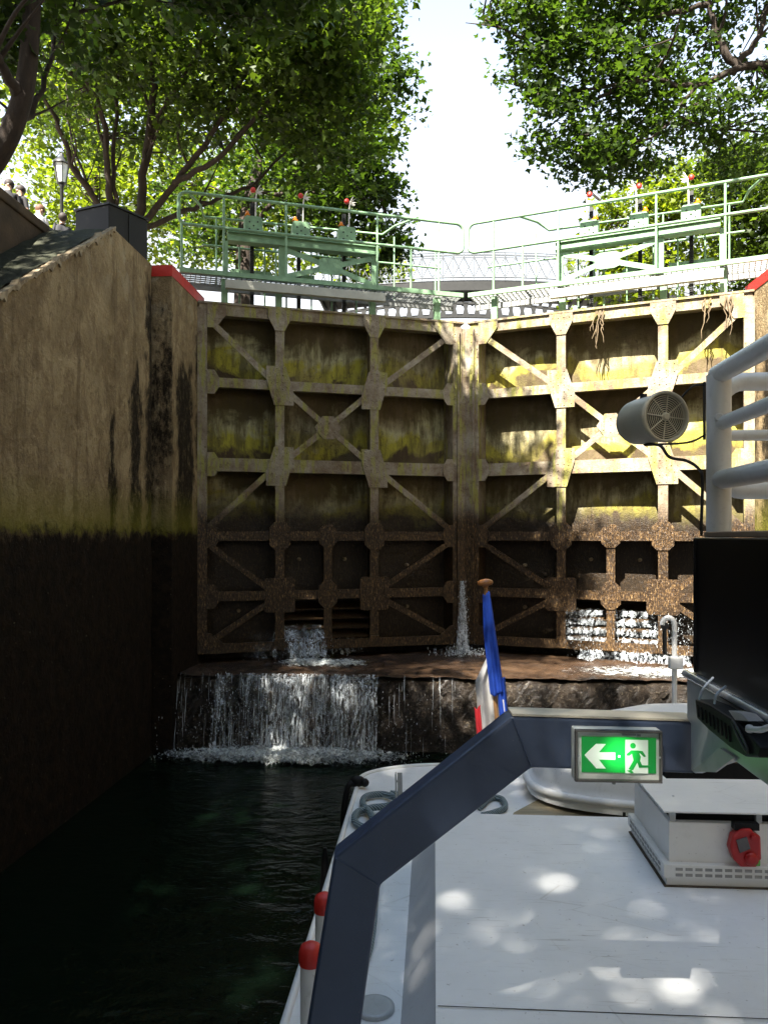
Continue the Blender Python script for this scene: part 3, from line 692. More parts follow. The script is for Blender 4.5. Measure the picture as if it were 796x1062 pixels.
def sheet_jet(m, s0, s1, za, zb_, n0, reach, side, ns=26, nz=16, layers=3):
    '''curved sheets of water leaving the gate at height za and landing at zb_'''
    xf = leaf_xf(side)
    for q in range(layers):
        vs = []; fs = []
        for i in range(ns+1):
            for j in range(nz+1):
                s_ = lerp(s0, s1, i/ns); tt = j/nz; e = reach*(.6 + .25*q)*(1 + .25*noise2(s_*7 + q*2, za))
                vs.append(xf(Vector((s_ + .03*noise2(s_*5, tt*3 + q)*tt, n0 + e*tt + .012*noise2(s_*16 + q, tt*9), lerp(za, zb_, tt**1.7) + .02*noise2(s_*9, tt*6 + q)))))
        for i in range(ns):
            for j in range(nz): k = i*(nz+1)+j; fs.append((k, k+nz+1, k+nz+2, k+1))
        m.add(vs, fs, True)
def spray(m, n, fn, rmin=.0015, rmax=.0055):
    for k in range(n): m.blob(fn(), rnd.uniform(rmin, rmax), 5, 3, (rnd.uniform(.8, 1.6), rnd.uniform(.8, 1.6), rnd.uniform(.8, 3)))
FM1 = froth_mat('fall_foam', -1.85, 9.40, 1.75, .40, .47)
froth(ZW, -3.5, .3, 8.85, 9.80, .10, FM1, 'foam', layers=3, kind='stuff', label='white churning foam where the waterfall meets the dark water', category='foam')
m = MB(); spray(m, 1500, lambda: (rnd.gauss(-1.85, .7), 9.42 + rnd.gauss(0, .10), ZW + abs(rnd.gauss(0, .055))))
m.build('splash', STRAND, kind='stuff', label='fine white droplets splashing up at the foot of the waterfall', category='splash')
# left leaf: burst from the left sluice bay, running over the sill
m = MB(); sheet_jet(m, 1.24, 1.80, -1.33, -1.76, NB + .12, .62, -1); sheet_jet(m, .72, 1.12, -1.40, -1.76, -.10, .25, -1, layers=1); sheet_jet(m, 1.95, 2.45, -1.48, -1.76, NB + .12, .25, -1, layers=1)
xl, xr = leaf_xf(-1), leaf_xf(1)
spray(m, 700, lambda: xl(Vector((rnd.gauss(1.5, .25), rnd.uniform(-.1, .35), -1.76 + abs(rnd.gauss(0, .13))))))
spray(m, 260, lambda: xl(Vector((rnd.gauss(.9, .2), rnd.uniform(0, .3), -1.76 + abs(rnd.gauss(0, .12))))))
m.build('sluice_water', FALL2, kind='stuff', label='white water bursting from the louvred opening at the foot of the left gate leaf', category='water jet')
froth(ZS, -2.4, -.7, 10.2, 11.1, .05, froth_mat('sill_foam', -1.55, 10.75, .75, .40, .47), 'sill_foam', nx=80, layers=2, kind='stuff', label='streak of foam running over the sill below the left gate leaf', category='foam')
# right leaf: cascade over the louvres
m = MB()
for zz in (-1.06, -1.2, -1.34, -1.48): 
    sheet_jet(m, 1.24, 1.81, zz-.02, zz-.10, NB + .26, .05, 1, layers=2, nz=6); sheet_jet(m, 1.93, 2.52, zz-.02, zz-.10, NB + .26, .05, 1, layers=2, nz=6)
sheet_jet(m, .80, 2.3, -1.66, -1.78, -.02, .28, 1, ns=60, layers=1, nz=8)
spray(m, 2600, lambda: xr(Vector((rnd.uniform(.7, 2.52), rnd.uniform(NB + .2, .2), rnd.uniform(-1.76, -1.08)))), .0015, .0055)
m.build('sluice_water', FALL2, kind='stuff', label='sparkling white water cascading over the louvres at the foot of the right gate leaf', category='water jet')
froth(ZS, 1.2, 4.2, 9.85, 11.0, .03, froth_mat('right_foam', 3.0, 10.35, 1.5, .55, .50), 'sill_foam', nx=120, layers=1, kind='stuff', label='sunlit glittering water and foam on the sill below the right gate leaf', category='foam')
# mitre leak
m = MB()
for q in range(4):
    vs = []; fs = []
    for i in range(7):
        for j in range(25):
            tt = j/24; a = (i-3)/3; vs.append((.43 + a*(.025+.07*tt) + .02*noise2(tt*5, q), 11.93 - .05*q - .12*tt + .03*noise2(a*3, tt*7+q), lerp(-.70 - .08*q, -1.76, tt)))
    for i in range(6):
        for j in range(24): k = i*25+j; fs.append((k, k+25, k+26, k+1))
    m.add(vs, fs, True)
def _leak():
    tt = rnd.random(); return (.43 + rnd.gauss(0, 1)*(.02+.05*tt), 11.85 - rnd.uniform(0, .25), lerp(-.68, -1.75, tt))
spray(m, 600, _leak, .002, .007); spray(m, 500, lambda: (.40 + rnd.gauss(0, .22), 11.6 + rnd.gauss(0, .12), -1.78 + abs(rnd.gauss(0, .05))), .003, .009)
m.build('leak_jet', FALL2, kind='stuff', label='thin white spout of leaking water where the two gate leaves meet', category='water jet')
exec_trees = True

# ------------------------------------------------------------------ trees
def leaves_np(centres, sizes, n_out):
    """kite shaped folded leaves"""
    n = len(centres)
    d = nr.normal(size=(n, 3)); d[:, 2] = d[:, 2]*.55 - .25; d /= np.linalg.norm(d, axis=1)[:, None]
    up = nr.normal(size=(n, 3)) * .6; up[:, 2] += 1.0
    s = np.cross(d, up); s /= (np.linalg.norm(s, axis=1)[:, None] + 1e-9); nrm = np.cross(s, d)
    L = sizes[:, None]; W = L * nr.uniform(.38, .52, n)[:, None]; fold = L * .10
    c = centres; k = nr.uniform(.8, 1.15, n)[:, None]
    v = np.stack([c - d*L*.5, c - d*L*.12 + s*W*1.25*k + nrm*fold, c + d*L*.02 + s*W*.52 + nrm*fold*.3, c + d*L*.5, c + d*L*.02 - s*W*.52 + nrm*fold*.3, c - d*L*.12 - s*W*1.25/k + nrm*fold], 1)
    return v.reshape(-1, 3)
def crown_mesh(name, V, mat, parent):
    o = np.array(parent['_w']); n = len(V) // 6; V = V - o
    me = bpy.data.meshes.new(name); me.vertices.add(6*n); me.vertices.foreach_set('co', V.astype(np.float32).ravel())
    base = np.arange(n) * 6
    idx = np.stack([base, base+1, base+2, base, base+2, base+3, base, base+3, base+4, base, base+4, base+5], 1).ravel()
    me.loops.add(12*n); me.loops.foreach_set('vertex_index', idx.astype(np.int32))
    me.polygons.add(4*n); me.polygons.foreach_set('loop_start', (np.arange(4*n)*3).astype(np.int32)); me.polygons.foreach_set('loop_total', np.full(4*n, 3, np.int32))
    me.update(calc_edges=True); me.materials.append(mat)
    ob = bpy.data.objects.new(name, me); sc.collection.objects.link(ob); ob.parent = parent; ob['_w'] = tuple(o); return ob
def tree(name, base, trunk, limbs, blobs, label, group, mat, leaf=.11, per=55, clus=.28, trunk_r=.22, twigs=True, cat='tree', cull=None):
    """trunk: list of points, limbs: list of (points, r0), blobs: (centre, radii, clusters)"""
    T = thing(name, base, label, cat, group)
    m = MB(); P = spline(trunk, 6); k = len(P); m.tube(P, [lerp(trunk_r, trunk_r*.55, i/(k-1)) for i in range(k)], 12); m.build('trunk', BARK, T)
    skel = [p for p in P]
    lm = MB()
    for pts, r0 in limbs:
        Q = spline(pts, 6); kk = len(Q); Q = [q + Vector((rnd.gauss(0, .02), rnd.gauss(0, .02), rnd.gauss(0, .02))) for q in Q]
        r0 = r0*.72; lm.tube(Q, [lerp(r0, r0*.25, i/(kk-1)) for i in range(kk)], 8); skel += Q[kk//4:]
        for q in range(5):
            i = rnd.randrange(kk//4, kk-1); dd = (Q[i+1]-Q[i]).normalized(); e = (dd + Vector((rnd.gauss(0, .5), rnd.gauss(0, .5), abs(rnd.gauss(.2, .4))))).normalized(); L_ = rnd.uniform(.8, 2.2)*min(1.6, max(.6, r0*10))
            e2 = (e + Vector((rnd.gauss(0, .25), rnd.gauss(0, .25), .25))).normalized(); S_ = spline([Q[i], Q[i]+e*L_*.5, Q[i]+e*L_*.5+e2*L_*.5], 5)
            lm.tube(S_, [lerp(r0*.4, .006, a/(len(S_)-1)) for a in range(len(S_))], 6, cap=False); skel += S_[2:]
    cs = []
    for c, rad, n in blobs:
        c = np.array(c); rad = np.array(rad if hasattr(rad, '__len__') else (rad,)*3)
        d = nr.normal(size=(n, 3)); d /= np.linalg.norm(d, axis=1)[:, None]
        q = nr.random(n)**(1/2.2)
        cs.append(c + d*rad*q[:, None]*(1+nr.normal(size=(n, 1))*.10))
    cs = np.concatenate(cs)
    if cull is not None: cs = cs[[not cull(p) for p in cs]]
    S = np.array([tuple(p) for p in skel])
    if twigs:
        for c in cs[::3]:
            d = np.linalg.norm(S - c, axis=1); j = int(d.argmin())
            if d[j] > 3.2 or d[j] < .25: continue
            a = Vector(S[j]); b = Vector(c); mid = (a+b)/2 + Vector((rnd.gauss(0, .08), rnd.gauss(0, .08), .08*d[j]))
            lm.tube([a, mid, b], [.012+.008*d[j], .010+.003*d[j], .005], 4, cap=False)
    if lm.v: lm.build('branches', BARK, T)
    n = len(cs)*per; C = np.repeat(cs, per, 0); sg = clus*nr.uniform(.55, 1.25, len(cs)).repeat(per)
    off = np.clip(nr.normal(size=(n, 3)), -1.9, 1.9); off[:, 2] *= .55
    C = C + off*sg[:, None]
    crown_mesh('crown', leaves_np(C, leaf*nr.uniform(.5, 1.3, n), n), mat, T)
    return T
def A(px, py, D): return tuple(at(px, py, D))

# big multi-stemmed tree on the left quay behind the steel cabinet
b0 = at(118, 300, 13.8); b0.z = ZQ
TL = []
for pts, r0 in (([(118, 235, 13.8), (112, 190, 13.6), (106, 120, 13.2), (60, 30, 12.5), (30, -60, 12)], .10),
                ([(118, 235, 13.8), (118, 150, 13.6), (122, 60, 13.5), (110, -60, 13)], .07),
                ([(140, 240, 14), (150, 170, 14), (158, 90, 13.8), (150, 10, 13.5), (170, -80, 13)], .13),
                ([(150, 170, 14), (165, 120, 13.8), (200, 60, 13), (230, -30, 12)], .07),
                ([(140, 240, 14), (180, 190, 14), (225, 130, 13.5), (262, 60, 13), (300, -20, 12)], .10),
                ([(180, 190, 14), (230, 160, 13.5), (290, 90, 13), (350, 10, 12)], .08),
                ([(118, 235, 13.8), (80, 180, 13.2), (50, 110, 12.5), (5, 60, 12)], .09),
                ([(125, 240, 13.9), (95, 200, 14), (70, 120, 14), (75, 20, 14)], .05),
                ([(140, 240, 14), (200, 215, 14.2), (260, 190, 14.5), (330, 120, 14.5)], .08),
                ([(110, 160, 13.5), (90, 90, 13), (40, 60, 12.5)], .05)):
    TL.append(([at(*p) for p in pts], r0))
BL = [(A(60, 20, 12.5), (1.9, 1.8, 1.5), 90), (A(190, 0, 12.5), (2.1, 1.8, 1.5), 110), (A(310, 30, 12.5), (1.5, 1.6, 1.4), 85), (A(250, 90, 13.5), (1.6, 1.5, 1.2), 60),
      (A(100, 110, 14.8), (1.8, 1.0, 1.3), 40), (A(340, 120, 13.5), (1.0, 1.4, 1.2), 50), (A(180, 120, 15.2), (1.6, .8, 1.2), 35), (A(355, 30, 12.5), (.6, 1, .9), 20)]
tree('broadleaf_tree', tuple(b0), [b0, at(120, 262, 13.8), at(128, 238, 13.9)], TL, BL,
     'large many-stemmed green tree on the left quay behind the black steel cabinet', 'trees on the left quay', LF_MD, leaf=.12, per=60, trunk_r=.36)
# second tree further back whose crown ends against the sky
b1 = at(250, 300, 18); b1.z = ZQ
tree('broadleaf_tree', tuple(b1), [b1, at(255, 240, 18), at(270, 170, 18)],
     [([at(255, 240, 18), at(310, 180, 17.5), at(360, 120, 17), at(385, 60, 17)], .09), ([at(270, 170, 18), at(240, 100, 18), at(220, 20, 18)], .09), ([at(265, 200, 18), at(330, 200, 17), at(390, 190, 16.5)], .06)],
     [(A(330, 130, 17.5), (2.0, 1.8, 2.2), 110), (A(372, 60, 17), (1.0, 1.4, 1.5), 46), (A(360, 210, 17), (1.2, 1.4, 1.3), 60), (A(390, 175, 16.5), (.5, .9, .6), 16), (A(250, 200, 18), (2.2, 1.2, 1.6), 70),
      (A(395, 255, 17.5), (.6, .8, .45), 20), (A(365, 5, 17), (1.1, 1.2, .9), 34), (A(412, 85, 16), (.35, .5, .2), 7)],
     'tall dark green tree whose crown edge stands against the bright sky left of the gap', 'trees on the left quay', LF_DK, leaf=.13, per=60, trunk_r=.25)
# sunlit tree far behind on the left
b2 = at(60, 300, 27); b2.z = ZQ
tree('broadleaf_tree', tuple(b2), [b2, at(90, 230, 27), at(110, 150, 27)], [([at(90, 230, 27), at(200, 190, 27), at(300, 150, 27)], .12), ([at(110, 150, 27), at(60, 80, 27)], .1)],
     [(A(130, 200, 27), (4.5, 1.5, 2.6), 110), (A(260, 220, 27), (4.0, 1.5, 2.5), 95), (A(170, 90, 28), (5, 1.5, 3.0), 100), (A(330, 130, 27), (2.6, 1.5, 3), 50), (A(60, 120, 28), (2.4, 1.5, 2.5), 50), (A(380, 262, 26), (1.3, 1, .9), 22)],
     'sunlit yellow-green tree glowing through the branches far behind the left quay', 'trees on the left quay', LF_LT, leaf=.22, per=50, clus=.5, trunk_r=.3)
# near tree with a leaning trunk at the left edge; its crown shades the left gate leaf
b3 = Vector((-5.6, 8.2, ZQ)); lean = [b3, at(-38, 205, 8.3), at(0, 158, 8.1), at(22, 105, 8.0), at(31, 45, 8.0), at(33, -40, 8.0), at(20, -130, 7.6)]
def keep_sun(p):   # nothing of this crown hangs in the open middle of the lock
    return p[0] > -0.75 and p[1] > 4.2
tree('leaning_tree', tuple(b3), lean, [([at(22, 105, 8.0), at(0, 60, 7.6), at(-10, 20, 7.3)], .09), ([at(20, -130, 7.6), Vector((-3, 5.2, 8.6)), Vector((-1.6, 4.8, 9.2))], .09), ([at(20, -130, 7.6), Vector((-5.5, 5, 9)), Vector((-6, 3.5, 9.6))], .09),
                                    ([at(5, 130, 8.1), at(30, 118, 8.6), at(55, 60, 9), at(60, -10, 9)], .07), ([at(33, -40, 8.0), Vector((-3.2, 8, 8.2)), Vector((-2, 7.8, 9))], .07)],
     [((-3.9, 5.8, 9.4), (2.7, 2.8, 1.5), 270), ((-2.2, 5.2, 9.2), (1.5, 2.2, 1.2), 130), ((-5.0, 3.6, 9.2), (2.2, 2.2, 1.4), 90), (A(5, 30, 8.2), (.9, .8, .9), 22), (A(90, -25, 8.6), (1.2, .7, .45), 16), (A(230, -20, 8.8), (1.3, .6, .45), 16),
      (A(290, -30, 9.0), (.9, .6, .45), 12)],
     'near tree with a bare leaning trunk at the left edge of the view', 'trees on the left quay', LF_DK, leaf=.12, per=80, clus=.26, trunk_r=.13, cull=keep_sun)
# canopy tree behind the viewer, shades the boat
b4 = Vector((-6.2, -2.5, ZQ))
tree('broadleaf_tree', tuple(b4), [b4, b4+Vector((.2, 0, 2)), b4+Vector((.8, .1, 4))], [([b4+Vector((.2, 0, 2)), Vector((-3.5, -2, 8)), Vector((-.5, -2, 9.5))], .12), ([b4+Vector((.8, .1, 4)), Vector((-3, -5, 9)), Vector((-.5, -6, 10))], .1), ([b4+Vector((.8, .1, 4)), Vector((-4.5, .8, 9))], .1)],
     [((-1.2, -3.2, 9.6), (3.4, 3.0, 1.4), 270), ((-4.6, .2, 9.4), (2.4, 2.3, 1.3), 160), ((-2.0, -7.0, 9.6), (3.4, 2.4, 1.4), 160), ((-5.5, -4, 9.2), (2.6, 3, 1.6), 90), ((-1.6, .3, 9.6), (1.5, 1.5, .9), 45)],
     'spreading tree on the left quay behind the viewpoint whose crown dapples the boat with shade', 'trees on the left quay', LF_MD, leaf=.12, per=70, clus=.28, trunk_r=.28)

# unseen trees added out of view to block sky light on the gates
def dup(root, loc, rz, k, label, group):
    o = root.copy(); sc.collection.objects.link(o); o.location = loc; o.rotation_euler = (0, 0, rz); o.scale = (k, k, k); o['label'] = label; o['group'] = group
    for ch in list(root.children):
        c = ch.copy(); sc.collection.objects.link(c); c.parent = o
    return o
_src = [o for o in sc.objects if o.parent is None and o.get('label', '').startswith('spreading tree')][0]
for loc, rz, k, grp, lab in (((10, -15, ZQ), 2.9, 1.2, 'trees on the right quay', 'unseen tree added on the right quay whose crown meets the left row behind the viewpoint'),
    ((11, -9, ZQ), 2.8, 1.1, 'trees on the right quay', 'second unseen spreading tree added along the right quay behind the viewpoint'),
    ((-6.8, -13, ZQ), .2, 1.1, 'trees on the left quay', 'second unseen spreading tree added along the left quay behind the viewpoint'),
    ((11.5, -21, ZQ), 3.3, 1.3, 'trees on the right quay', 'last unseen spreading tree added on the right quay behind the viewpoint'),
    ((-8, -24, ZQ), -.2, 1.4, 'trees on the left quay', 'last unseen spreading tree added on the left quay behind the viewpoint'),
    ((-5.2, -18, ZQ), -.1, 1.15, 'trees on the left quay', 'unseen tree added on the left quay whose crown meets the right row behind the viewpoint'),
    ((7.5, -24, ZQ), 3.0, 1.2, 'trees on the right quay', 'added unseen low spreading tree leaning over the lock on the right quay behind the viewpoint'),
    ((19, -5, ZQ), 2.9, 1.6, 'trees on the right quay', 'unseen tree added in the back row on the right quay level with the white boat'),
    ((19, 7, ZQ), 3.4, 1.5, 'trees on the right quay', 'unseen tree added in the back row on the right quay level with the gates'),
    ((20, -18, ZQ), 2.7, 1.7, 'trees on the right quay', 'farthest unseen tree added in the back row on the right quay'),
    ((-15, -7, ZQ), .1, 1.5, 'trees on the left quay', 'unseen tree added in the back row on the left quay behind the viewpoint'),
    ((-16, -20, ZQ), .4, 1.7, 'trees on the left quay', 'farthest unseen tree added in the back row on the left quay'),
    ((-9, -36, ZQ), -.1, 2.0, 'trees on the left quay', 'tallest unseen tree added on the left quay at the far end of the lock'),
    ((14, -36, ZQ), 3.2, 2.0, 'trees on the right quay', 'tallest unseen tree added on the right quay at the far end of the lock'),
    ((12, 9.0, ZQ), math.pi + .3, 1.0, 'trees on the right quay', 'unseen spreading tree added on the right quay just outside the view')):
    dup(_src, loc, rz, k, lab, grp)
# right overhanging tree
b5 = Vector((7.6, 12.6, ZQ)); tt = at(830, 30, 11.5)
tree('broadleaf_tree', tuple(b5), [b5, Vector((7.4, 12.4, 6)), Vector((7.0, 12.3, 7.6)), Vector((6.6, 12.3, 9))],
     [([Vector((7.2, 12.4, 7)), at(796, 68, 12), at(760, 72, 12), at(720, 90, 12), at(670, 80, 12), at(620, 100, 12)], .11), ([at(765, 72, 12), at(745, 40, 12), at(735, 5, 12), at(720, -60, 12)], .10),
      ([at(760, 72, 12), at(790, 30, 12), at(800, -20, 12)], .08), ([at(720, 90, 12), at(690, 130, 12), at(640, 160, 12)], .05), ([at(735, 5, 12), at(660, 20, 12), at(560, 40, 12), at(500, 20, 12)], .06)],
     [(A(536, 0, 12), (.6, .8, .5), 22), (A(560, 60, 12), (.7, .8, .85), 32), (A(585, 20, 12), (1.0, 1, 1.0), 46), (A(600, 90, 12), (1.1, 1, 1.1), 52), (A(590, 150, 12), (.65, .6, .6), 26), (A(640, 165, 12.3), (.7, .7, .5), 26),
      (A(670, 60, 12.4), (1.4, 1, 1.4), 56), (A(690, 130, 12.4), (.9, 1, .9), 34), (A(745, 130, 12.6), (1.2, 1, .9), 34), (A(750, 20, 12.8), (1.5, 1, 1.3), 40), (A(720, -40, 12.5), (2, 1, 1), 40), (A(620, -40, 12), (1.4, 1, .8), 44), (A(790, 150, 12.6), (.8, 1, .9), 20), (A(640, 10, 12.2), (1, 1, 1), 34)],
     'dark leafy tree overhanging the sunlit gate leaf from the upper right', 'trees on the right quay', LF_DK, leaf=.10, per=40, clus=.185, trunk_r=.26)  # shade on this crown is put into its darker leaf colour
b6 = at(690, 300, 22); b6.z = ZQ
tree('broadleaf_tree', tuple(b6), [b6, at(688, 240, 22), at(692, 200, 22)], [([at(688, 250, 22), at(640, 220, 22), at(610, 200, 22)], .08), ([at(690, 230, 22), at(740, 210, 22), at(770, 190, 22)], .08)],
     [(A(690, 225, 22), (1.7, 1.4, 1.3), 34), (A(640, 250, 22), (1.1, 1, 1.3), 26), (A(660, 285, 22), (2.0, 1, .9), 34), (A(720, 265, 22.5), (1.6, 1, 1.2), 30), (A(700, 190, 22), (1.4, 1, .9), 20)],
     'bright yellow-green tree behind the right gate walkway', 'trees on the right quay', LF_LT, leaf=.17, per=50, clus=.36, trunk_r=.16)
b7 = at(800, 300, 17); b7.z = ZQ
tree('broadleaf_tree', tuple(b7), [b7, at(800, 240, 17), at(795, 170, 17)], [([at(800, 240, 17), at(770, 210, 17), at(755, 170, 17)], .06)],
     [(A(780, 230, 17), (1.0, 1, 1.2), 46), (A(800, 180, 17), (1.2, 1, 1.2), 46), (A(790, 280, 17.5), (1.2, 1, .9), 34), (A(750, 175, 17), (.7, .8, .6), 16)],
     'mid green tree at the right edge behind the end of the green guard rail', 'trees on the right quay', LF_MD, leaf=.13, per=55, clus=.28, trunk_r=.16)

# ------------------------------------------------------------------ footbridge upstream
fb = thing('footbridge', (2.5, 27, ZQ), 'dark iron arched footbridge with lattice railing crossing the canal upstream', 'footbridge')
def bz(px): return 291 + ((px-500)/105.)**2 * 4.0
def bp(px, dy, D): return at(px, bz(px) + dy, D)
for D in (25.0, 27.0):
    m = MB(); n = 40
    top = [bp(lerp(330, 760, i/n), 0, D) for i in range(n+1)]
    for i in range(n):
        a, b = top[i], top[i+1]; m.prism([a, b, b - Vector((0, 0, .30)), a - Vector((0, 0, .30))], (0, .12, 0))
    m.build('deck_beam', DARKIRON, fb)
    # arch rib with oval openings between rings
    rib = MB(); c0 = []
    for i in range(n+1):
        px = lerp(330, 800, i/n); c0.append(at(px, 313 + ((px-480)/150.)**2 * 14, D))
    for i in range(n):
        a, b = c0[i], c0[i+1]
        rib.prism([a, b, b - Vector((0, 0, .07)), a - Vector((0, 0, .07))], (0, .12, 0))
        h = Vector((0, 0, .42)); rib.prism([a-h, b-h, b - h - Vector((0, 0, .08)), a - h - Vector((0, 0, .08))], (0, .12, 0))
        m_ = (a + b) / 2; d = (b - a).normalized()
        rib.prism([a + d*.10, a + d*.05 - h*.5, a + d*.10 - h, a - d*.10 - h, a - d*.05 - h*.5, a - d*.10], (0, .10, 0))
    rib.build('arch_rib', DARKIRON, fb)
    rl = MB()
    for dz in (0.02, .12, .82, .92):
        rl.tube([p + Vector((0, 0, dz)) for p in top], .018, 6)
    for i in range(0, n):
        a, b = top[i], top[i+1]; lo = Vector((0, 0, .12)); hi = Vector((0, 0, .82))
        rl.tube([a+lo, b+hi], .012, 5); rl.tube([a+hi, b+lo], .012, 5); rl.tube([a, a+Vector((0, 0, .95))], .016, 5)
    rl.build('lattice_railing', simple('grey_rail', (0.12, 0.13, 0.14), .5), fb)
m = MB(); top1 = [bp(lerp(330, 760, i/40), 1.5, 25.1) for i in range(41)]
for i in range(40):
    a, b = top1[i], top1[i+1]; m.prism([a, b, b + Vector((0, 1.9, 0)), a + Vector((0, 1.9, 0))], (0, 0, -.06))
    m.prism([a, a + (b-a)*.2, a + (b-a)*.2 + Vector((0, 1.9, 0)), a + Vector((0, 1.9, 0))], (0, 0, -.22))
m.build('deck', DARKIRON, fb)
for px in (345, 745):
    a = at(px, 300, 26); m = MB(); m.lathe([(.16, 0), (.13, .2), (.11, a.z - ZQ - .4), (.2, a.z - ZQ - .1)], (a.x, a.y, ZQ), 14); m.build('iron_pillar', DARKIRON, fb)

# ------------------------------------------------------------------ left quay objects
m = MB(); m.box((-60, 14.2, ZQ - .1), (-7.0, 60, 5.6)); m.build('raised_street', QUAY, origin=(-20, 20, 5.6), kind='structure')
c0 = at(113, 212, 9.5); c1 = at(153, 226, 10.0); c2 = at(78, 217, 9.72)
c0.z = c1.z = c2.z = ZQ; cb = thing('steel_cabinet', tuple((c1 + c2) / 2), 'black dented steel cabinet standing on the quay at the peak of the left wall', 'cabinet')
c3 = c1 + c2 - c0
m = MB(); m.prism([c0, c1, c3, c2], (0, 0, .64)); m.build('body', simple('dark_sheet_steel', (.012, .011, .010), .65, 0, var=.5, scale=2, bump=.2), cb, bevel=.01)
ex = (c1 - c0).normalized(); ey = (c2 - c0).normalized()
m = MB(); m.prism([c0 - ex*.015 - ey*.015 + Vector((0, 0, .642)), c1 + ex*.015 - ey*.015 + Vector((0, 0, .642)), c3 + ex*.015 + ey*.015 + Vector((0, 0, .642)), c2 - ex*.015 + ey*.015 + Vector((0, 0, .642))], (0, 0, .025)); m.build('lid', DARKIRON, cb)
m = MB(); mid = (c0 + c1)/2 - ey*.006; m.bar(mid + Vector((0, 0, .02)), mid + Vector((0, 0, .62)), .012, .008); m.build('door_seam', DARKIRON, cb)

# street lamp
L0 = at(64, 300, 19); L0.z = 5.6; top = (HY - 190) / F * 19
lp = thing('street_lamp', tuple(L0), 'old iron street lamp with a glass lantern on the left quay among the trees', 'street lamp')
m = MB(); m.lathe([(.12, 0), (.13, .1), (.08, .18), (.06, .5), (.045, .6), (.04, top-5.6-.1), (.07, top-5.6-.06), (.05, top-5.6)], L0, 14); m.build('pole', DARKIRON, lp)
zb = top; LF = MB(); n = 6
for k in range(n):
    a = 2*math.pi*k/n; LF.bar((L0.x + .11*math.cos(a), L0.y + .11*math.sin(a), zb), (L0.x + .19*math.cos(a), L0.y + .19*math.sin(a), zb+.46), .018, .018)
LF.lathe([(.12, 0), (.12, .02)], (L0.x, L0.y, zb-.01), 6); LF.lathe([(.23, .46), (.23, .49), (.12, .60), (.05, .66), (.05, .72), (.01, .76)], (L0.x, L0.y, zb), 6); LF.build('lantern_frame', DARKIRON, lp)
t = NT('lamp_glass'); t.fin((.75, .76, .74), .15); t.b.inputs['Alpha'].default_value = .75
m = MB(); m.lathe([(.10, .01), (.175, .455)], (L0.x, L0.y, zb), 6); m.build('glass', t.m, lp)

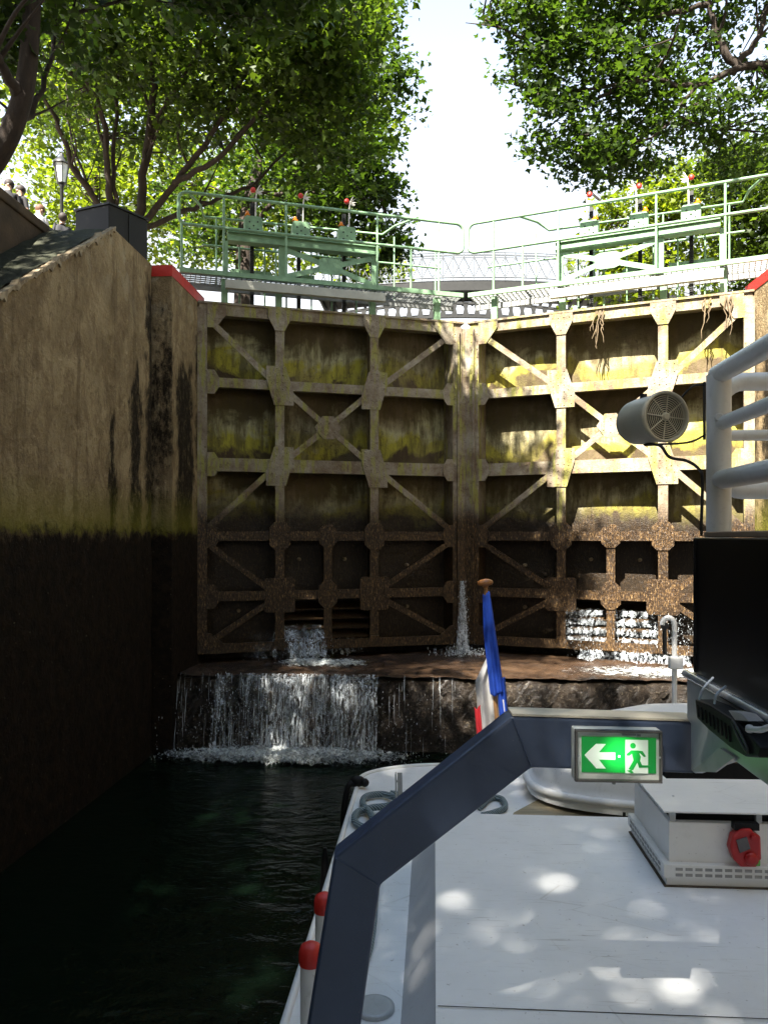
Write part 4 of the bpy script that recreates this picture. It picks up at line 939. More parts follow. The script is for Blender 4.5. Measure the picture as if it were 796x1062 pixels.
# people behind the wall
def person(px, py_top, D, h, top_c, leg_c, label, lean=0.0, arm=0, hair_c=(.03, .02, .015), feet=5.6, turn=0.0):
    p = at(px, 300, D); zf = (HY - py_top)/F*D - h; p.z = max(feet, zf) if abs(zf-feet) < .35 else zf
    p.z = feet; h = min(1.9, max(1.35, (HY - py_top)/F*D - feet))
    J = {'pel': (0, 0, .52), 'wa': (lean*.3, 0, .60), 'ch': (lean*.7, 0, .72), 'nk': (lean, 0, .83), 'hd': (lean*1.1, .01, .885), 'ht': (lean*1.1, .012, .95), 'no': (lean*1.1, -.055, .90),
         'sl': (lean-.10, 0, .80), 'el': (lean-.13, .01, .63), 'hl': (lean-.12+.05*arm, -.05-.06*arm, .50+.12*arm), 'sr': (lean+.10, 0, .80), 'er': (lean+.135, .01, .63), 'hr': (lean+.12, -.05, .50),
         'pl': (-.055, 0, .48), 'kl': (-.06, -.01, .27), 'al': (-.06, .01, .04), 'fl': (-.065, -.08, .02), 'pr': (.055, 0, .48), 'kr': (.065, -.02, .27), 'ar': (.07, .01, .04), 'fr': (.075, -.08, .02)}
    rad = {'pel': .085, 'wa': .075, 'ch': .088, 'nk': .035, 'hd': .052, 'ht': .045, 'no': .008, 'sl': .04, 'el': .026, 'hl': .022, 'sr': .04, 'er': .026, 'hr': .022, 'pl': .055, 'kl': .035, 'al': .022, 'fl': .018, 'pr': .055, 'kr': .035, 'ar': .022, 'fr': .018}
    E = [('pel','wa'),('wa','ch'),('ch','nk'),('nk','hd'),('hd','ht'),('hd','no'),('ch','sl'),('sl','el'),('el','hl'),('ch','sr'),('sr','er'),('er','hr'),('pel','pl'),('pl','kl'),('kl','al'),('al','fl'),('pel','pr'),('pr','kr'),('kr','ar'),('ar','fr')]
    keys = list(J); me = bpy.data.meshes.new('person'); cr, sr_ = math.cos(turn), math.sin(turn)
    me.from_pydata([tuple(Vector((J[k][0]*cr - J[k][1]*sr_, J[k][0]*sr_ + J[k][1]*cr, J[k][2]))*h) for k in keys], [(keys.index(a), keys.index(b)) for a, b in E], [])
    ob = bpy.data.objects.new('person', me); sc.collection.objects.link(ob)
    sk = ob.modifiers.new('skin', 'SKIN'); sk.use_smooth_shade = True
    for i, k in enumerate(keys): me.skin_vertices[0].data[i].radius = (rad[k]*h, rad[k]*h*.8)
    me.skin_vertices[0].data[0].use_root = True
    ob.modifiers.new('sub', 'SUBSURF').levels = 2
    dg = bpy.context.evaluated_depsgraph_get(); m2_ = bpy.data.meshes.new_from_object(ob.evaluated_get(dg)); m2_.name = 'person'
    ob.modifiers.clear(); ob.data = m2_
    skin_m = simple('skin_tone', (.45, .28, .2), .5); m2_.materials.clear()
    for mm in (skin_m, simple('top_cloth', top_c, .8), simple('leg_cloth', leg_c, .8)): m2_.materials.append(mm)
    for f in m2_.polygons:
        z_ = f.center.z/h; f.material_index = 0 if z_ > .835 or z_ < .04 else (1 if z_ > .53 else 2)
        if f.material_index == 1 and z_ < .66 and abs(f.center.x*cr + f.center.y*sr_)/h > .11 + abs(lean): f.material_index = 0
        f.use_smooth = True
    ob.location = p; ob['label'] = label; ob['category'] = 'person'; ob['group'] = 'people on the left quay'; ob['_w'] = tuple(p)
    c = p + Vector((lean*1.1*h, .015*h, .925*h)); m = MB(); m.blob(c, .062*h, 12, 8, (.95, 1.05, 1)); m.build('hair', simple('hair', hair_c, .7), ob)
person(9, 184, 15.5, 1.75, (.012, .012, .016), (.01, .01, .012), 'person in dark clothes, leftmost of those standing on the left quay', feet=5.6, turn=.4)
person(21, 190, 15.8, 1.75, (.02, .018, .02), (.01, .01, .012), 'person in dark clothes just right of the leftmost one on the left quay', feet=5.6, turn=-.5)
person(41, 210, 17.0, 1.6, (.75, .73, .72), (.05, .05, .08), 'person in a white top with brown hair on the left quay', hair_c=(.12, .05, .02), feet=5.6, turn=1.2)
person(60, 219, 17.0, 1.4, (.03, .03, .035), (.03, .03, .04), 'person in a dark top with bare arms beside the street lamp', lean=.06, arm=1, feet=5.6, turn=.7)

# ------------------------------------------------------------------ the boat
ZD, ZR = -1.75, -1.54
boat = thing('canal_boat', (1.8, 0, -3.1), 'white canal boat with a navy blue frame, moored under the lock gates', 'boat')
def rounded(x0, x1, y0, y1, r, n=8):
    P = [(x0, y0)]
    for k in range(n+1): a = R(180 - 90*k/n); P.append((x0 + r + r*math.cos(a), y1 - r + r*math.sin(a)))
    for k in range(n+1): a = R(90 - 90*k/n); P.append((x1 - r + r*math.cos(a), y1 - r + r*math.sin(a)))
    return P + [(x1, y0)]
def bow(x0, x1, y0, y1, off=0):
    P = [(x0+off, y0)]; n = 14
    for k in range(n+1):
        a = R(180 - 90*k/n); P.append((x0 + .75 + (.75-off)*math.cos(a), y1 - .42 + (.42-off)*math.sin(a)))
    for k in range(n+1):
        a = R(90 - 90*k/n); P.append((x1 - .75 + (.75-off)*math.cos(a), y1 - .42 + (.42-off)*math.sin(a)))
    return P + [(x1-off, y0)]
HX0, HX1, HY1 = -.56, 4.0, 5.93
m = MB(); m.prism([(x, y, -3.1) for x, y in bow(HX0, HX1, -12, HY1)], (0, 0, 3.1 + ZD - .02)); m.build('hull', WHITE2, boat, bevel=.02)
m = MB(); m.prism([(x, y, ZD - .015) for x, y in bow(HX0, HX1, -12, HY1, .03)], (0, 0, .015)); m.build('deck', WHITE, boat)
P = [Vector((x, y, ZD + .004)) for x, y in bow(HX0, HX1, -12, HY1, .025)]; m = MB(); m.tube(P, .016, 8); m.build('gunwale', WHITE2, boat)
m = MB(); m.prism([(.35, 4.40, ZD + .002), (3.7, 4.40, ZD + .002), (3.7, 5.45, ZD + .002), (.9, 5.45, ZD + .002), (.5, 4.9, ZD + .002)], (0, 0, .006)); m.build('aft_boards', TEAK, boat)
# raised cabin roof with a sloping side
VE = 4.28
m = MB(); m.add([(-.12, -12, ZD), (-.12, VE+.02, ZD), (3.75, VE+.02, ZD), (3.75, -12, ZD), (.01, -12, ZR), (.01, VE, ZR), (3.65, VE, ZR), (3.65, -12, ZR)],
                [(0,1,5,4), (1,2,6,5), (2,3,7,6), (4,5,6,7)])
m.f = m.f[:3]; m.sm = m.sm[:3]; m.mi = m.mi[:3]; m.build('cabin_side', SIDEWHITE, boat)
vs = []; fs = []; NX, NY = 40, 60
for i in range(NX+1):
    for j in range(NY+1):
        x = lerp(.005, 3.66, i/NX); y = lerp(-12, VE+.01, j/NY)
        vs.append((x, y, ZR + .004 + (.0025*math.sin(x*5+y*2)*math.sin(y*3.1-x) if 0 < i < NX and 0 < j < NY else 0)))
for i in range(NX):
    for j in range(NY): k = i*(NY+1)+j; fs.append((k, k+NY+1, k+NY+2, k+1))
m = MB(); m.add(vs, fs, True); m.build('cabin_roof', WHITE, boat)
m = MB(); m.prism([(.012, 2.520, ZR+.0065), (3.6, 2.520, ZR+.0065), (3.6, 2.523, ZR+.0065), (.012, 2.523, ZR+.0065)], (0, 0, .0015)); m.build('roof_seam', DARKIRON, boat)
# deck hatch disc, flanges
m = MB(); m.lathe([(.075, 0), (.075, .012), (.06, .016)], tuple(at(388, 1040, 2.85).xy) + (ZD + .001,), 24); m.build('deck_disc', STEEL, boat)
# red capped white bollards
for px, py, D in ((322, 982, 2.66), (336, 930, 3.05)):
    p = at(px, py, D); m = MB(); m.lathe([(.036, 0), (.036, -p.z + ZD if False else p.z - ZD - .06)], (p.x, p.y, ZD), 20); bo = m.build('bollard', WHITE2, boat)
    h0 = p.z - .06; m = MB(); m.lathe([(.039, 0), (.041, .01), (.041, .04), (.034, .062), (.018, .072), (.003, .075)], (p.x, p.y, h0 + .001), 20); m.build('red_cap', RED, bo)
# upright bracket
p = at(411, 842, 4.85); p.z = ZD
m = MB(); m.bar(p, p + Vector((-.005, 0, .26)), .008, .055, up=(0, 1, 0)); m.bar(p + Vector((.025, .01, 0)), p + Vector((.02, .01, .26)), .03, .006, up=(0, 1, 0)); 
m.lathe([(.008, -.004), (.008, .004)], p + Vector((0, -.008, .21)), 10, (0, 1, 0)); m.build('deck_bracket', STEEL, boat, bevel=.003)
# navy blue box frame
DF = 2.12
def fp(px, py, D=DF): return at(px, py, D)
nrm = Vector((-st, ct, 0)) * .085
segs = [[(530, 743), (722, 749), (722, 803), (551, 797)], [(530, 743), (551, 797), (394, 919), (346, 889)], [(346, 889), (394, 919), (372, 1078), (356, 1190), (300, 1190), (316, 1078)]]
m = MB()
outer = [fp(722, 749), fp(530, 743), fp(346, 889), fp(316, 1078), fp(299, 1196)]
inner = [fp(722, 803), fp(551, 797), fp(394, 919), fp(372, 1078), fp(355, 1196)]
n = len(outer); vs = outer + inner + [q + nrm for q in outer] + [q + nrm for q in inner]; fs = []
for i in range(n-1):
    fs += [(i, i+1, n+i+1, n+i), (2*n+i, 3*n+i, 3*n+i+1, 2*n+i+1), (i, 2*n+i, 2*n+i+1, i+1), (n+i, n+i+1, 3*n+i+1, 3*n+i)]
fs += [(0, n, 3*n, 2*n), (n-1, 3*n-1, 4*n-1, 2*n-1)]
m.add(vs, fs); m.build('blue_frame', BLUE, boat, bevel=.009)
m = MB()   # weld beads at the two mitres
fo = -Vector((-st, ct, 0)) * .001
for a, b in ((outer[1], inner[1]), (outer[2], inner[2])): m = MB(); m.tube([lerp(a, b, .04) + fo, (a+b)/2 + fo*1.5, lerp(a, b, .96) + fo], .0028, 6); m.build('weld_bead', BLUE, boat)
m = MB(); a, b = fp(531, 743) + Vector((0, 0, .001)), fp(722, 749) + Vector((0, 0, .001)); m.prism([a, b, b + nrm, a + nrm], (0, 0, .006)); m.build('frame_lit_top', LIT_TOP, boat)  # pale strip paints sunlight onto the top face of the navy bar
m = MB(); m.bar(fp(688, 797, 2.19) , fp(870, 799, 2.19), .04, .045); m.build('lower_rail', BLACKP, boat)

# console: black cabinet, steel plate
UPN = .70
def pu(px, py, u=UPN): return on_u(px, py, u)
A_ = pu(718, 556); Bv = Vector((UPN, .55, 0))
zlo = pu(718, 697).z; v0 = A_.y
m = MB(); m.box((UPN, .35, zlo), (UPN + .9, v0, -.004)); m.build('black_cabinet', BLACK, boat, bevel=.004)
m = MB(); m.box((UPN + .03, .35, -.003), (UPN + .92, v0 + .004, .012)); m.build('cabinet_top', simple('brown_top', (.30, .21, .14), .4), boat, bevel=.003)
m = MB(); m.box((UPN - .006, v0 - .03, zlo + .004), (UPN - .001, v0 - .026, -.01)); 
for k in range(12): m.lathe([(.003, 0), (.002, .002)], (UPN - .001, v0 - .012, zlo + .02 + k*.032), 6, (-1, 0, 0))
m.build('cabinet_seam', BLACKP, boat)
# steel side plate, with its chamfered lower part
u2 = UPN - .012
pts = [(712, 702), (712, 745), (716, 751), (716, 799), (720, 802), (760, 788), (796, 815), (860, 860)]
lowp = [pu(px, py, u2) for px, py in pts]; zt_ = zlo - .002
P2 = [Vector((u2, lowp[0].y, zt_))] + lowp[1:] + [Vector((u2, .5, lowp[-1].z)), Vector((u2, .5, zt_))]
m = MB(); m.prism(P2, (.022, 0, 0)); m.build('steel_plate', STEEL, boat, bevel=.002)
m = MB(); m.tube([Vector((u2 - .004, lowp[0].y, zt_ - .004)), Vector((u2 - .004, .5, zt_ - .004))], .011, 8); m.build('plate_edge', simple('bright_steel', (.5, .53, .58), .25, .6, var=.15), boat)
m = MB(); m.prism([pu(717, 800, u2 - .008), pu(740, 801, u2 - .008), pu(761, 786, u2 - .008), pu(746, 776, u2 - .008)], (.0065, .0, 0)); m.build('gusset', simple('warm_grey_paint', (.42, .40, .38), .5), boat)

# white guard rail on the upper platform
pr = at(745, 556, 2.16); TB = .034
gr = pr.copy()
def rz(py, D): return (HY - py)/F*D
m = MB(); m.tube([(pr.x, pr.y, -.01), (pr.x, pr.y, rz(389, 2.16) - .0)], .033, 20); m.build('rail_post', RAILW if 'RAILW' in globals() else simple('rail_paint', (.84, .84, .82), .3, var=.08, bump=.03), boat)
RAILW = bpy.data.materials['rail_paint']
for py, r_ in ((388, .027), (440, .019), (498, .027)):
    z_ = rz(py, 2.16); m = MB(); m.tube([(pr.x, pr.y + .01, z_), (pr.x, .3, z_)], r_, 16); m.build('guard_rail', RAILW, boat)
m = MB(); z1, z0 = rz(392, 2.2), rz(507, 2.2); x0 = pr.x + .035; r_ = .07; yy = pr.y + .10; P = [(x0 + 1.3, yy, z1), (x0 + r_, yy, z1)]
for k in range(1, 7): a = R(90 + 15*k); P.append((x0 + r_ + r_*math.cos(a), yy, z1 - r_ + r_*math.sin(a)))
P += [(x0, yy, z0 + r_)]
for k in range(1, 7): a = R(180 + 15*k); P.append((x0 + r_ + r_*math.cos(a), yy, z0 + r_ + r_*math.sin(a)))
P += [(x0 + 1.3, yy, z0)]
m.tube(P, .027, 14); m.build('guard_rail', RAILW, boat)
m = MB(); m.tube([(x0, yy, rz(449, 2.2)), (x0 + 1.3, yy, rz(449, 2.2))], .016, 12); m.tube([(x0+.25, yy, z0), (x0+.25, yy, -.01)], .02, 10); m.build('guard_rail', RAILW, boat)
m = MB(); m.lathe([(.013, 0), (.010, .012)], pr + Vector((-.012, -.036, rz(435, 2.16))), 10, (-.3, -1, 0)); m.lathe([(.013, 0), (.010, .012)], pr + Vector((.014, -.036, rz(435, 2.16))), 10, (.3, -1, 0))
m.build('bolt', RAILW, boat)

# roof ventilation housing
vb = MB(); q0 = at(688, 922, 3.37); bx0, by0 = q0.x, q0.y; zt2 = -1.21
BXW, BXD = 1.15, .62
vb.box((bx0 + .03, by0 + .03, ZR + .10), (bx0 + BXW, by0 + BXD, -1.26)); vent = vb.build('vent_housing', WHITE2, boat, bevel=.004)
m = MB(); m.box((bx0 + .015, by0 + .015, ZR + .004), (bx0 + BXW, by0 + BXD, ZR + .045)); m.box((bx0 - .0, by0 - .0, ZR + .046), (bx0 + BXW, by0 + BXD + .01, ZR + .105)); m.build('base_flange', WHITE2, vent, bevel=.003)
m = MB()
for r_ in range(2):
    for k in range(26): xx = bx0 + .05 + k*.042; zz = ZR + .055 + r_*.025; m.box((xx, by0 - .003, zz), (xx + .030, by0 - .0005, zz + .012))
    for k in range(12): yy2 = by0 + .05 + k*.045; zz = ZR + .055 + r_*.025; m.box((bx0 - .003, yy2, zz), (bx0 - .0005, yy2 + .030, zz + .012))
m.build('base_slots', simple('slot_grey', (.34, .34, .33), .5), vent)
m = MB(); m.box((bx0 + .004, by0 + .004, ZR + .0045), (bx0 + BXW, by0 + BXD + .01, ZR + .010)); m.build('sealant', simple('sealant', (.09, .07, .05), .7), vent)
m = MB(); m.prism([(bx0 + .0, by0 + .0, zt2), (bx0 + BXW + .02, by0 + .0, zt2), (bx0 + BXW + .02, by0 + BXD + .05, zt2), (bx0 + .0, by0 + BXD + .05, zt2)], (0, 0, .008)); m.build('lid', WHITE2, vent, bevel=.002)
m = MB()
for xx, yy2 in ((bx0+.05, by0+.05), (bx0+.42, by0+.05), (bx0+.85, by0+.05), (bx0+.05, by0+BXD-.03), (bx0+.85, by0+BXD-.03)): m.box((xx-.012, yy2-.012, -1.262), (xx+.012, yy2+.012, zt2 - .0005))
m.build('lid_spacer', STEEL, vent)
m = MB(); m.box((bx0+.05, by0+.06, -1.259), (bx0+BXW-.03, by0+BXD-.04, -1.2585+.003)); m.build('vent_opening', BLACKP, vent)
m = MB(); m.lathe([(.006, 0), (.005, .003)], (bx0 + .1, by0 + .20, zt2 + .008), 8); m.lathe([(.006, 0), (.005, .003)], (bx0 + .5, by0 + .12, zt2 + .008), 8); m.build('screw', STEEL, vent)
# red isolator switch on its face
rs_c = at(773, 878, 3.33); rs_c.y = by0 + .028
SW = thing('isolator_switch', tuple(rs_c), 'small red isolator switch fixed to the white vent housing', 'switch')
P = [(-.055, .045), (-.02, .075), (.02, .078), (.035, .06), (.062, .045), (.065, -.05), (.045, -.088), (-.02, -.09), (-.05, -.06), (-.068, -.01)]
m = MB(); m.prism([(rs_c.x + a, rs_c.y - .002, rs_c.z + b) for a, b in P], (0, -.05, 0)); m.build('case', simple('red_plastic', (.45, .015, .015), .3, var=.2), SW, bevel=.008)
m = MB(); m.prism([(rs_c.x + a, rs_c.y - .0525, rs_c.z + b) for a, b in ((-.045, .03), (.0, .045), (.015, -.005), (-.03, -.025))], (0, -.008, 0)); m.build('window', simple('smoked_window', (.12, .11, .11), .15), SW, bevel=.002)
m = MB(); m.lathe([(.03, 0), (.028, .012), (.012, .016)], (rs_c.x + .02, rs_c.y - .053, rs_c.z - .05), 12, (0, -1, 0)); m.build('knob', bpy.data.materials['red_plastic'], SW); m = MB(); m.lathe([(.012, 0), (.010, .014)], (rs_c.x + .025, rs_c.y - .053, rs_c.z + .045), 10, (0, -1, 0)); m.build('knob', bpy.data.materials['red_plastic'], SW)
m = MB(); m.box((rs_c.x + .03, rs_c.y - .060, rs_c.z - .078), (rs_c.x + .055, rs_c.y - .0525, rs_c.z - .055)); m.build('green_tag', simple('green_tag', (.15, .45, .08), .5), SW)
m = MB(); m.box((rs_c.x - .045, rs_c.y - .04, rs_c.z + .066), (rs_c.x + .06, rs_c.y - .001, rs_c.z + .095)); m.build('bracket', BLACKP, SW)

# ------------------------------------------------------------------ exit sign
DS = DF - .035
s0 = at(595, 757, DS); w_ = 90/F*DS; h_ = 54/F*DS
SX = Vector((ct, st, 0)); SY = Vector((-st, ct, 0))
sg_o = at(640, 810, DS)
def hotspot(mt, col, e0, e1, rad_):
    t = mt.node_tree; tc = t.nodes.new('ShaderNodeTexCoord'); vl = t.nodes.new('ShaderNodeVectorMath'); vl.operation = 'DISTANCE'
    vl.inputs[1].default_value = (.004, -.004, .074); t.links.new(tc.outputs['Object'], vl.inputs[0])
    mr_ = t.nodes.new('ShaderNodeMapRange'); mr_.interpolation_type = 'SMOOTHSTEP'; mr_.inputs[1].default_value = 0; mr_.inputs[2].default_value = rad_; mr_.inputs[3].default_value = e1; mr_.inputs[4].default_value = e0
    t.links.new(vl.outputs['Value'], mr_.inputs[0]); t.links.new(mr_.outputs[0], t.nodes['Principled BSDF'].inputs['Emission Strength']); t.nodes['Principled BSDF'].inputs['Emission Color'].default_value = col4(col)
SG = thing('exit_sign', tuple(sg_o), 'lit green emergency exit sign with an arrow and a running figure on the blue frame', 'exit sign')
def sxf(p):  # x right, y into the scene, z up; origin at the sign centre
    c = at(640, 783.5, DS); return c + SX*p.x + SY*p.y + Vector((0, 0, p.z)) + Vector((0, 0, -p.x*.02))
t = NT('clear_rim'); t.fin((.55, .56, .54), .12); CLR = t.m
def glow(name, c, e): 
    t = NT(name); t.fin(c, .4); t.b.inputs['Emission Color'].default_value = col4(c); t.b.inputs['Emission Strength'].default_value = e; return t.m
GWH = glow('lit_white', (.55, .58, .55), .45); GGR = glow('lit_green', (.0, .13, .03), .35); hotspot(GGR, (.003, .20, .02), .12, 1.4, .07); hotspot(GWH, (.7, .9, .65), .06, .35, .08)
GLED = glow('led', (.3, 1.0, .35), 6.0); RIMW = simple('sign_backing', (.62, .66, .62), .4)
W2, H2 = w_/2, h_/2
m = MB(sxf); m.box((-W2, 0, -H2), (W2, .035, H2)); m.build('housing', RIMW, SG, bevel=.004)
m = MB(sxf); fr = .0065
for a, b in (((-W2, -H2), (W2, -H2+fr)), ((-W2, H2-fr), (W2, H2)), ((-W2, -H2+fr), (-W2+fr, H2-fr)), ((W2-fr, -H2+fr), (W2, H2-fr))): m.box((a[0], -.014, a[1]), (b[0], -.0005, b[1]))
m.build('rim', simple('dark_rim', (.13, .125, .115), .25, .4), SG, bevel=.0015)
k_ = .235 / .27 ; gx0, gx1, gz0, gz1 = -W2*.83, W2*.88, -H2*.66, H2*.70
m = MB(sxf); m.box((gx0, -.003, gz0), (gx1, -.0005, gz1)); m.build('green_panel', GGR, SG)
m = MB(sxf)
def S2(pts, y0=-.0045): m.prism([(a*W2, y0, b*H2) for a, b in pts], (0, .0012, 0))
S2([(-.77, .0), (-.50, .44), (-.28, .44), (-.44, .12), (-.06, .12), (-.06, -.16), (-.44, -.16), (-.28, -.50), (-.50, -.50)])
S2([(.17, .62), (.69, .62), (.69, -.66), (.17, -.66)])
m.build('white_symbols', GWH, SG)
m = MB(sxf)
def cir(x, z, r, y0=-.0062):
    P = [(x*W2 + r*W2*math.cos(a), y0, z*H2 + r*W2*math.sin(a)) for a in np.linspace(0, 2*math.pi, 16)[:-1]]; m.prism(P, (0, .0012, 0))
cir(.34, .40, .065); y = -.0062
def S3(pts): m.prism([(a*W2, y, b*H2) for a, b in pts], (0, .0012, 0))
S3([(.30, .22), (.46, .22), (.52, -.02), (.50, -.22), (.36, -.20)])             # torso
S3([(.30, .22), (.36, .16), (.26, .02), (.20, .02), (.20, .08)])                # left arm
S3([(.44, .22), (.56, .20), (.64, .0), (.59, -.02), (.50, .12), (.44, .12)])    # right arm
S3([(.36, -.14), (.46, -.18), (.34, -.54), (.24, -.50)])                        # front leg
S3([(.42, -.14), (.50, -.16), (.55, -.34), (.74, -.34), (.74, -.42), (.48, -.44)])   # rear leg
S3([(.20, -.56), (.30, -.52), (.36, -.64), (.30, -.66)]); 
m.build('running_figure', GGR, SG)
m = MB(sxf); m.lathe([(.0028, 0), (.002, .002), (.0005, .003)], (.03*W2, -.003, -.002), 10, (0, -1, 0)); m.build('indicator_lamp', GLED, SG)
m = MB(sxf); m.box((.10*W2, -.0022, .76*H2), (.42*W2, -.0006, .84*H2)); m.lathe([(.006, 0), (.005, -.01)], (-.06*W2, .01, -H2 - .0005), 10); m.box((.45*W2, -.0022, .75*H2), (.53*W2, -.0006, .83*H2)); m.build('small_print', simple('print_grey', (.25, .26, .25), .5), SG)
for x in (-.93, .93): m = MB(sxf); m.lathe([(.003, 0), (.002, .0015)], (x*W2, -.0145, -.0), 8, (0, -1, 0)); m.build('screw', STEEL, SG)

# ------------------------------------------------------------------ loudspeaker
sc0 = at(690, 432, 2.05); ax = (Vector((0.30, -1, -0.03))).normalized(); back = sc0 - ax * .19
SP = thing('loudspeaker', tuple(sc0 - Vector((0, 0, .07))), 'round grey projector loudspeaker fixed beside the white rail in front of the gate', 'loudspeaker')
q = Vector((0, 0, 1)).rotation_difference(ax); qx = q @ Vector((1, 0, 0)); qy = q @ Vector((0, 1, 0))
rs = .066
m = MB(); m.lathe([(rs*.55, -.165), (rs*.82, -.16), (rs*.93, -.142), (rs*.97, -.115), (rs*.97, -.012), (rs*1.03, -.010), (rs*1.03, .004), (rs*.93, .006), (rs*.90, -.006)], sc0, 40, ax)
m.f = m.f[:-1]; m.sm = m.sm[:-1]; m.mi = m.mi[:-1]; m.build('body', SPK, SP)
m = MB(); m.lathe([(rs*.90, -.014), (rs*.9, -.012)], sc0, 32, ax); m.build('cone', SPKD, SP)
m = MB()
for k in range(1, 11):
    r_ = rs*.88*k/10.5; m.tube([sc0 + ax*-.002 + (qx*math.cos(a) + qy*math.sin(a))*r_ for a in np.linspace(0, 2*math.pi, 37)[:-1]], .00135, 5, closed=True)
for k in range(8):
    a = 2*math.pi*k/8 + .2; d = qx*math.cos(a) + qy*math.sin(a); m.tube([sc0 + d*.006, sc0 + d*rs*.92], .0018, 5)
m.lathe([(.011, -.003), (.011, .003), (.007, .006)], sc0, 14, ax); m.build('grille', SPK, SP)
m = MB(); side = sc0 - ax*.10
m.tube(spline([side + Vector((.066, 0, .02)), at(716, 402, 2.1), at(731, 399, 2.14)], 5), .003, 6)
m.tube(spline([side + Vector((.0, 0, -.066)), at(712, 459, 2.1), at(731, 451, 2.14)], 5), .003, 6)
m.bar(at(730, 396, 2.13), at(730, 456, 2.13), .012, .004); m.lathe([(.010, 0), (.010, .012)], side + Vector((-.005, -.004, .062)), 10, (0, 0, 1)); m.build('bracket', DARKIRON, SP)
m = MB(); m.tube(spline([side + Vector((0, 0, -.066)), at(684, 462, 2.05), at(694, 474, 2.05), at(712, 478, 2.07), at(724, 486, 2.1), at(728, 497, 2.12), at(727, 540, 2.125), at(727, 556, 2.125)], 6), .0042, 8)
m.build('cable', DARKIRON, SP)

# ------------------------------------------------------------------ floodlight
fc = on_u(758, 740, u2 - .055)
FL = thing('floodlight', tuple(fc), 'black finned floodlight tied under the black cabinet at the right edge', 'floodlight')
def fpu(px, py, du=0): return on_u(px, py, u2 - .055 + du)
O = [(720, 725), (735, 731), (765, 750), (789, 776), (786, 786), (772, 785), (757, 776), (735, 758), (722, 745)]
m = MB(); m.prism([fpu(*p) for p in O], (.048, 0, 0)); m.build('body', BLACKP, FL, bevel=.004)
m = MB()
for k in range(9):
    a = (723 + k*4.0, 731 + k*2.7); b = (a[0] + 1.5, a[1] + 13 + k*.5); m.bar(fpu(*a, -.001), fpu(*b, -.001), .0025, .004, up=(1, 0, 0))
m.build('cooling_fin', BLACKP, FL)
m = MB(); cc = fpu(767, 764, -.004); m.tube([cc + Vector((0, .040*math.cos(a)+.012*math.sin(a), .014*math.sin(a)-.018*math.cos(a)*-1)) for a in np.linspace(0, 2*math.pi, 25)[:-1]], .003, 6, closed=True); m.build('lens_ring', DARKIRON, FL)
m = MB(); m.prism([fpu(755, 737, .0), fpu(768, 740, .0), fpu(776, 748, .0), fpu(762, 747, .0)], (.03, 0, 0)); m.build('plate_label', simple('label_grey', (.45, .43, .42), .4), FL)
m = MB(); m.tube(spline([fpu(776, 756, -.01), fpu(788, 757, -.02), fpu(800, 754, -.03), fpu(830, 752, -.03)], 5), .006, 8); m.blob(fpu(777, 756, -.008), .009, 8, 6); m.build('cable', simple('white_cable', (.65, .65, .63), .5), FL)
for x in (0, 13): m = MB(); m.tube(spline([fpu(725+x*1.2, 725+x*.35, -.008), fpu(729+x*1.05, 714+x*.5, -.012), fpu(739+x, 703+x*.7, .02)], 5), .0028, 6); m.build('cable_tie', bpy.data.materials.get('pale_tie') or simple('pale_tie', (.55, .62, .72), .4), FL)

# ------------------------------------------------------------------ flag
fa = at(503, 607, 5.75); fbp = at(519.5, 797, 5.75); fbp.z = ZD + .0
FG = thing('flag', tuple(fbp), 'furled blue white and red flag on a wooden staff with a round knob', 'flag')
fbx = fa + (fbp - fa).normalized() * -.0
m = MB(); m.tube([fbp, fa], .0165, 12); m.build('staff', simple('staff_wood', (.45, .24, .10), .4, var=.3, scale=10), FG)
axf = (fa - fbp).normalized(); m = MB(); m.lathe([(.018, -.03), (.024, -.015), (.052, -.008), (.060, .004), (.056, .022), (.030, .034), (.004, .038)], fa + axf*.01, 20, axf); m.build('knob', WOOD, FG)
def cloth(name, mat, t0, t1, wl, wr, ph, zoff=0, fwd=.02):
    """folded cloth hanging along the staff: wl/wr give left and right extent (m) as functions of t"""
    n, k = 40, 26; vs = []; fs = []
    for i in range(n+1):
        tt = lerp(t0, t1, i/n); c = lerp(fa, fbp, tt)
        for j in range(k+1):
            q = j/k; x = lerp(-wl(tt), wr(tt), q); wid = wl(tt) + wr(tt)
            y = -fwd + .35*wid*.5*math.sin(q*math.pi*4 + ph + tt*1.5)*(.4 + .6*tt) - .02*math.sin(q*math.pi)
            vs.append(c + Vector((x, y, zoff)) + Vector((0, 0, -.015*math.sin(q*5 + ph))))
    for i in range(n):
        for j in range(k): a = i*(k+1)+j; fs.append((a, a+1, a+k+2, a+k+1))
    m = MB(); m.add(vs, fs, True); ob = m.build(name, mat, FG); s_ = ob.modifiers.new('solid', 'SOLIDIFY'); s_.thickness = .003; return ob
CB = simple('blue_cloth', (.012, .07, .48), .75, var=.25, scale=9); CW = simple('white_cloth', (.66, .64, .62), .75, var=.15, scale=9); CR = simple('red_cloth', (.55, .02, .03), .75, var=.2)
cloth('blue_cloth', CB, .04, .58, lambda t: .024 + .03*min(1, t*4) - .035*t, lambda t: .022 + .085*t, .3, fwd=.035)
cloth('blue_cloth', CB, .50, .70, lambda t: -.020, lambda t: .085, .5, fwd=.028)
cloth('white_cloth', CW, .36, .93, lambda t: max(.012, min(.135, .75*(t-.34))), lambda t: .03 + .045*t, 1.1, fwd=-.03)
cloth('white_cloth', CW, .62, .93, lambda t: -.03, lambda t: .05 + .12*(t-.4), 2.2, fwd=.018)
cloth('red_cloth', CR, .66, .99, lambda t: .155, lambda t: -.11, .3, fwd=-.028)
cloth('red_cloth', CR, .82, .98, lambda t: -.06, lambda t: .11, .9, fwd=-.018)

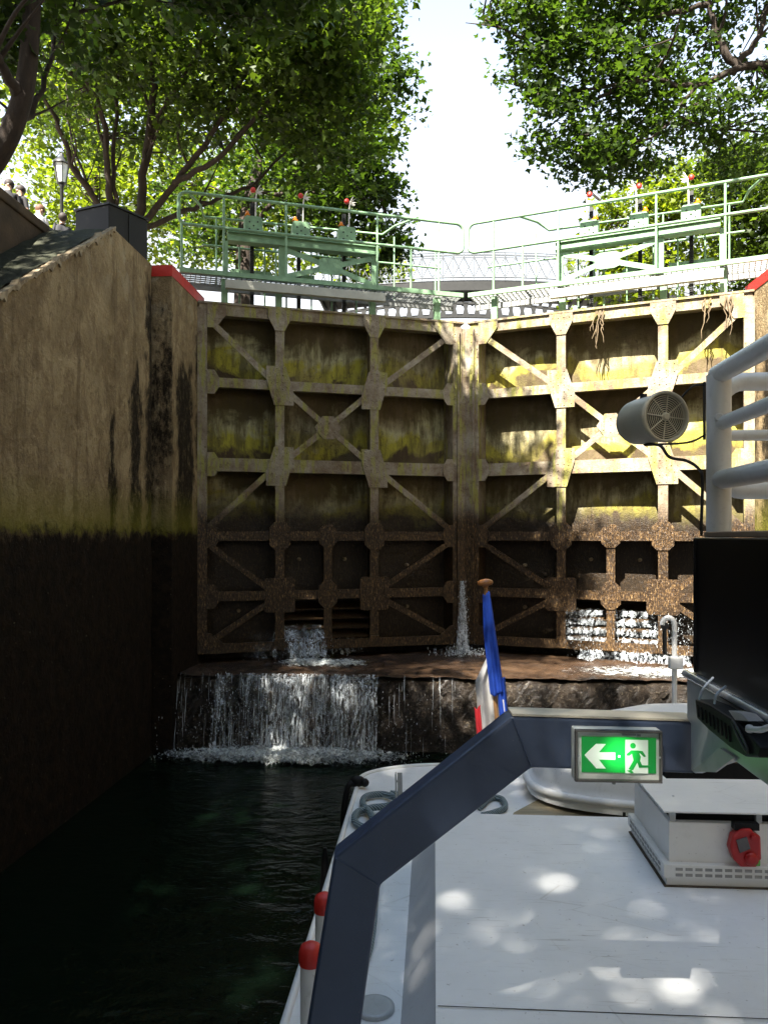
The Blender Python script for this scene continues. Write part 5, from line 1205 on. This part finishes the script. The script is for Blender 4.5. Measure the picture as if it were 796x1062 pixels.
# ------------------------------------------------------------------ dinghy on the aft deck
dc = Vector((2.05, 5.30, ZD)); DH = .47
n, k = 48, 10; vs = []; fs = []
prof = [(1.0, .03), (1.0, .085), (.975, .095), (.97, .13), (.95, .20), (.88, .29), (.72, .38), (.48, .44), (.22, .465), (.0, .47)]
for i, (r_, h_) in enumerate(prof):
    for j in range(n):
        a = 2*math.pi*j/n; ca, sa = math.cos(a), math.sin(a); e = .72
        x = math.copysign(abs(ca)**e, ca)*1.42*r_; y = math.copysign(abs(sa)**e, sa)*.56*(r_ if r_ > 0 else 0)
        vs.append(dc + Vector((x, y, h_*1.30 + .01*math.sin(a*3)*(1-r_))))
for i in range(len(prof)-1):
    for j in range(n): fs.append((i*n+j, i*n+(j+1) % n, (i+1)*n+(j+1) % n, (i+1)*n+j))
DG = thing('dinghy', tuple(dc), 'white dinghy lying upside down on the aft deck behind the exit sign', 'dinghy')
m = MB(); m.add(vs, fs, True); m.build('hull', WHITE, DG)
P = [Vector(vs[n + j]) + (Vector(vs[n+j]) - dc).normalized()*.006 for j in range(n)]; m = MB(); m.tube(P, .024, 8, closed=True); m.build('rub_rail', WHITE2, DG)
m = MB()
for x in (-.9, -.45, .1): m.box((dc.x + x, dc.y - .50, ZD + .009), (dc.x + x + .05, dc.y - .42, ZD + .06))
m.build('chock', DARKIRON, DG)

# white pipe with hooked top and box on the aft deck
pp = at(699, 700, 5.85); pp.z = ZD
PL = thing('hooked_pole', tuple(pp), 'thin white pole with a hooked top and a small box on the aft deck', 'pole')
zt_ = (HY - 640)/F*5.85; m = MB(); P = [pp, Vector((pp.x, pp.y, zt_ - .06))]
for k in range(1, 9): a = R(k*22.5); P.append(Vector((pp.x - .045 + .045*math.cos(a), pp.y, zt_ - .06 + .055*math.sin(a))))
m.tube(P, .02, 10); m.build('pipe', WHITE2, PL)
zb_ = (HY - 687)/F*5.85; m = MB(); m.box((pp.x - .05, pp.y - .06, zb_ - .045), (pp.x + .05, pp.y - .0, zb_ + .045)); m.build('junction_box', WHITE2, PL, bevel=.008)
m = MB(); m.lathe([(.03, 0), (.03, .008)], (pp.x - .075, pp.y - .005, zt_ - .07), 16, (0, -1, 0)); m.tube([(pp.x-.075, pp.y, zt_-.1), (pp.x-.07, pp.y, zt_-.28)], .016, 8); m.build('lamp_head', DARKIRON, PL)

# ------------------------------------------------------------------ ropes
ROPE = NT('blue_grey_rope'); wv = ROPE.add('ShaderNodeTexWave', bands_direction='DIAGONAL'); wv.inputs['Scale'].default_value = 28; wv.inputs['Distortion'].default_value = 1.5
ROPE.l(ROPE.pos(), wv.inputs[0]); ROPE.bump(wv.outputs[0], .8, .01)
ROPE = ROPE.fin(ROPE.mix(ROPE.ramp(wv.outputs[0], [(.3, 0), (.6, 1)]), (.10, .15, .18), (.24, .30, .31)), .8)
def dp(px, py, dz=.02):
    D = (ZD + dz)/((HY - py)/F); return at(px, py, D)
def rope(pts, name, label, r_=.02, cat='rope'):
    m = MB(); m.tube(spline(pts, 8), r_, 10); return m.build(name, ROPE, label=label, category=cat, group='ropes on the deck')
rope([dp(412, 842), dp(395, 852), dp(378, 858), dp(368, 852, .03), dp(370, 843, .03), dp(385, 838, .04), dp(402, 836, .05), dp(412, 830, .05), dp(398, 824, .03), dp(380, 826, .03), dp(376, 834, .02), dp(384, 844, .05),
      dp(390, 858, .06), dp(402, 862, .03), dp(418, 850, .02), dp(430, 838), dp(420, 826), dp(405, 823)], 'coiled_rope', 'coil of blue-grey mooring rope around the small upright bracket on the deck', .021)
rope([dp(392, 905), dp(389, 930), dp(387, 955), dp(382, 985), dp(372, 1005), dp(364, 995), dp(372, 975)], 'slack_rope', 'slack rope lying on the side deck beside the lower leg of the blue frame', .017)
rope([dp(497, 838), dp(508, 828), dp(520, 829), dp(523, 838), dp(512, 843), dp(500, 846)], 'small_rope_coil', 'small loop of blue rope near the corner of the dinghy and the blue frame', .02)
# dark fender tied over the side
m = MB(); f0 = dp(371, 813, .03); m.tube(spline([f0 + Vector((.05, 0, .01)), f0, Vector((HX0 - .03, f0.y - .02, ZD + .02)), Vector((HX0 - .06, f0.y - .05, ZD - .15)), Vector((HX0 - .06, f0.y - .05, ZD - .35))], 6), .022, 8)
m.blob(f0 + Vector((.0, 0, .02)), .045, 10, 6, (1.2, .8, .8)); m.blob(f0 + Vector((.05, -.02, .015)), .03, 8, 6); m.build('mooring_knot', BLACKP, label='black rope knot tied at the rounded corner of the deck', category='rope')
m = MB(); f1 = Vector((HX0 - .05, 4.3, ZD - .25)); m.tube([f1 + Vector((0, 0, .25)), f1 + Vector((0, 0, .18)), f1, f1 + Vector((0, 0, -.45)), f1 + Vector((0, 0, -.52))], [.01, .02, .032, .032, .02], 12)
m.build('fender', BLACKP, label='black fender hanging over the left side of the white boat', category='fender')
